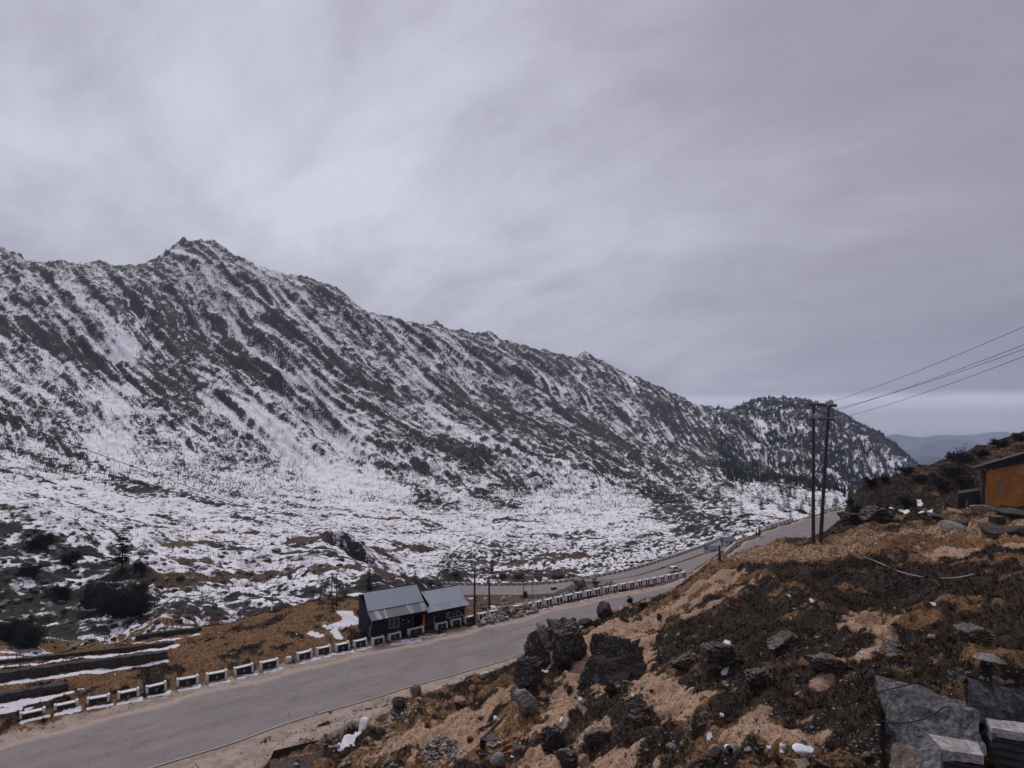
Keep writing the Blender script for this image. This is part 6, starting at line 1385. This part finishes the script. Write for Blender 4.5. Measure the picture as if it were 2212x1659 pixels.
# ---- shrubs as things
def shrub(X, Y, wpx, hpx, label, seed, group=None, mat='shrub', leaf=1.0, dens=1.0, i0=0):
    p = hit(X, Y, i0); w = m_px(wpx, p) / 2; h = m_px(hpx, p); r = random.Random(seed); root = empty('shrub', (p[0], p[1] + w * .2, ground(p[0], p[1] + w * .2) - .05), r.uniform(0, 6), label, 'shrub', group)
    st = MB(); lf = MB(); lv = []; ff = []
    for _ in range(int(10 + 6 * dens)):
        a = r.uniform(0, 6.283); e = r.uniform(.0 if dens > 2 else .15, 1); L = r.uniform(.6, 1.05)
        tip = Vector((math.cos(a) * w * (1.1 - e * .6) * L, math.sin(a) * w * (1.1 - e * .6) * L, h * (.25 + .8 * e) * L)); mid = tip * .5 + Vector((r.uniform(-.1, .1) * w, r.uniform(-.1, .1) * w, h * .08))
        st.tube([(0, 0, 0), tuple(mid), tuple(tip)], [.02 + .012 * h, .012 + .006 * h, .006], 4)
        for _ in range(int(70 * dens)):
            t = r.uniform(.3, 1.05); c = (mid * (2 * (1 - t)) + tip * (2 * t - 1)) if t > .5 else mid * (2 * t); c = c + Vector((r.gauss(0, .13) * w, r.gauss(0, .13) * w, r.gauss(0, .09) * h)); s = leaf * r.uniform(.5, 1.3) * (.05 + .035 * w)
            u = Vector((r.gauss(0, 1), r.gauss(0, 1), r.gauss(0, 1))).normalized() * s; v = Vector((r.gauss(0, 1), r.gauss(0, 1), r.gauss(0, 1))).normalized() * s
            n = len(lv); lv += [tuple(c - u), tuple(c + u), tuple(c + v * 1.3)]; ff.append((n, n + 1, n + 2))
    st.build('stem', M_['twig'], root); lf.add(lv, ff).build('foliage', M_[mat], root)
for k, (X, Y, w, h, lab) in enumerate([(1885,1052,40,22,'dark shrub on the lower left shoulder of the scrub knoll'),(1912,1040,30,16,'low shrub on the skyline of the scrub knoll below its middle'),(1960,1018,44,16,'low dark shrub on the skyline where the mountain meets the knoll'),(2036,992,16,26,'twiggy upright shrub sticking out highest on the knoll skyline'),(2022,996,14,20,'small twiggy shrub just left of the highest skyline shrub'),(2062,992,40,26,'dark rounded shrub right of the twiggy skyline shrub'),
    (2090,1000,50,34,'large dark shrub left of the hut roof'),(2060,1030,60,34,'broad dark thicket in the hollow left of the orange hut'),(2085,1055,56,40,'dark thicket against the lean-to of the orange hut'),(2030,1055,50,26,'dark shrub in the middle of the knoll'),(1990,1040,50,22,'brownish shrub left of the knoll middle'),(2120,985,40,18,'shrub showing just above the hut roof edge'),(2165,965,50,16,'shrub on the knoll above the hut roof'),(2205,952,40,20,'shrub on the skyline at the right edge'),
    (1850,1110,36,24,'dark shrub at the left foot of the knoll above the road'),(1900,1112,44,24,'dark shrub at the foot of the knoll'),(1960,1095,46,24,'dark shrub with snow bits around it on the lower knoll'),(1840,1090,30,16,'small shrub on the steep left edge of the knoll'),
    (1362,1304,16,16,'small dark bush at the asphalt edge beyond the outcrop'),(1389,1312,22,12,'low brown bush right of the small roadside bush'),(1320,1500,34,18,'tangled dark bush on top of the lower heather bank')]):
    shrub(X, Y, w, h, lab, 700 + k, None, 'shrub', 1.0, 1.0)
for k, (X, Y, w, h, lab) in enumerate([(240,1345,130,80,'huge dark juniper thicket on the snow bank below the lone tall conifer'),(300,1285,40,30,'smaller juniper right of the huge thicket'),(22,1386,90,55,'dark juniper thicket at the left edge above the stone walls'),(300,1235,24,20,'low juniper at the foot of the brown spur'),(60,1245,46,30,'dark juniper clump on the left snow bank'),(150,1215,40,26,'dark juniper clump beside the brown spur crest'),(80,1180,60,28,'long dark juniper patch high on the left spur'),(285,1335,80,60,'dark juniper joining the huge thicket on its right'),(205,1310,70,50,'dark juniper joining the huge thicket on its left'),(60,1400,70,44,'dark juniper just above the longest stone wall'),(130,1290,40,26,'small dark juniper between the spur and the huge thicket')]):
    shrub(X, Y, w, h, lab, 760 + k, None, 'conifer', .55, 6.0)
for k, (X, Y, w, h, lab) in enumerate([(710,1292,30,32,'bare twiggy tree cluster behind the twin poles'),(745,1290,24,26,'bare twiggy bush right of the twin poles'),(690,1296,20,30,'thin bare sapling left of the twin poles'),(900,1258,30,14,'bare bush on the bank above the shack roofs')]):
    shrub(X, Y, w, h, lab, 790 + k, None, 'twig', .25, .5)
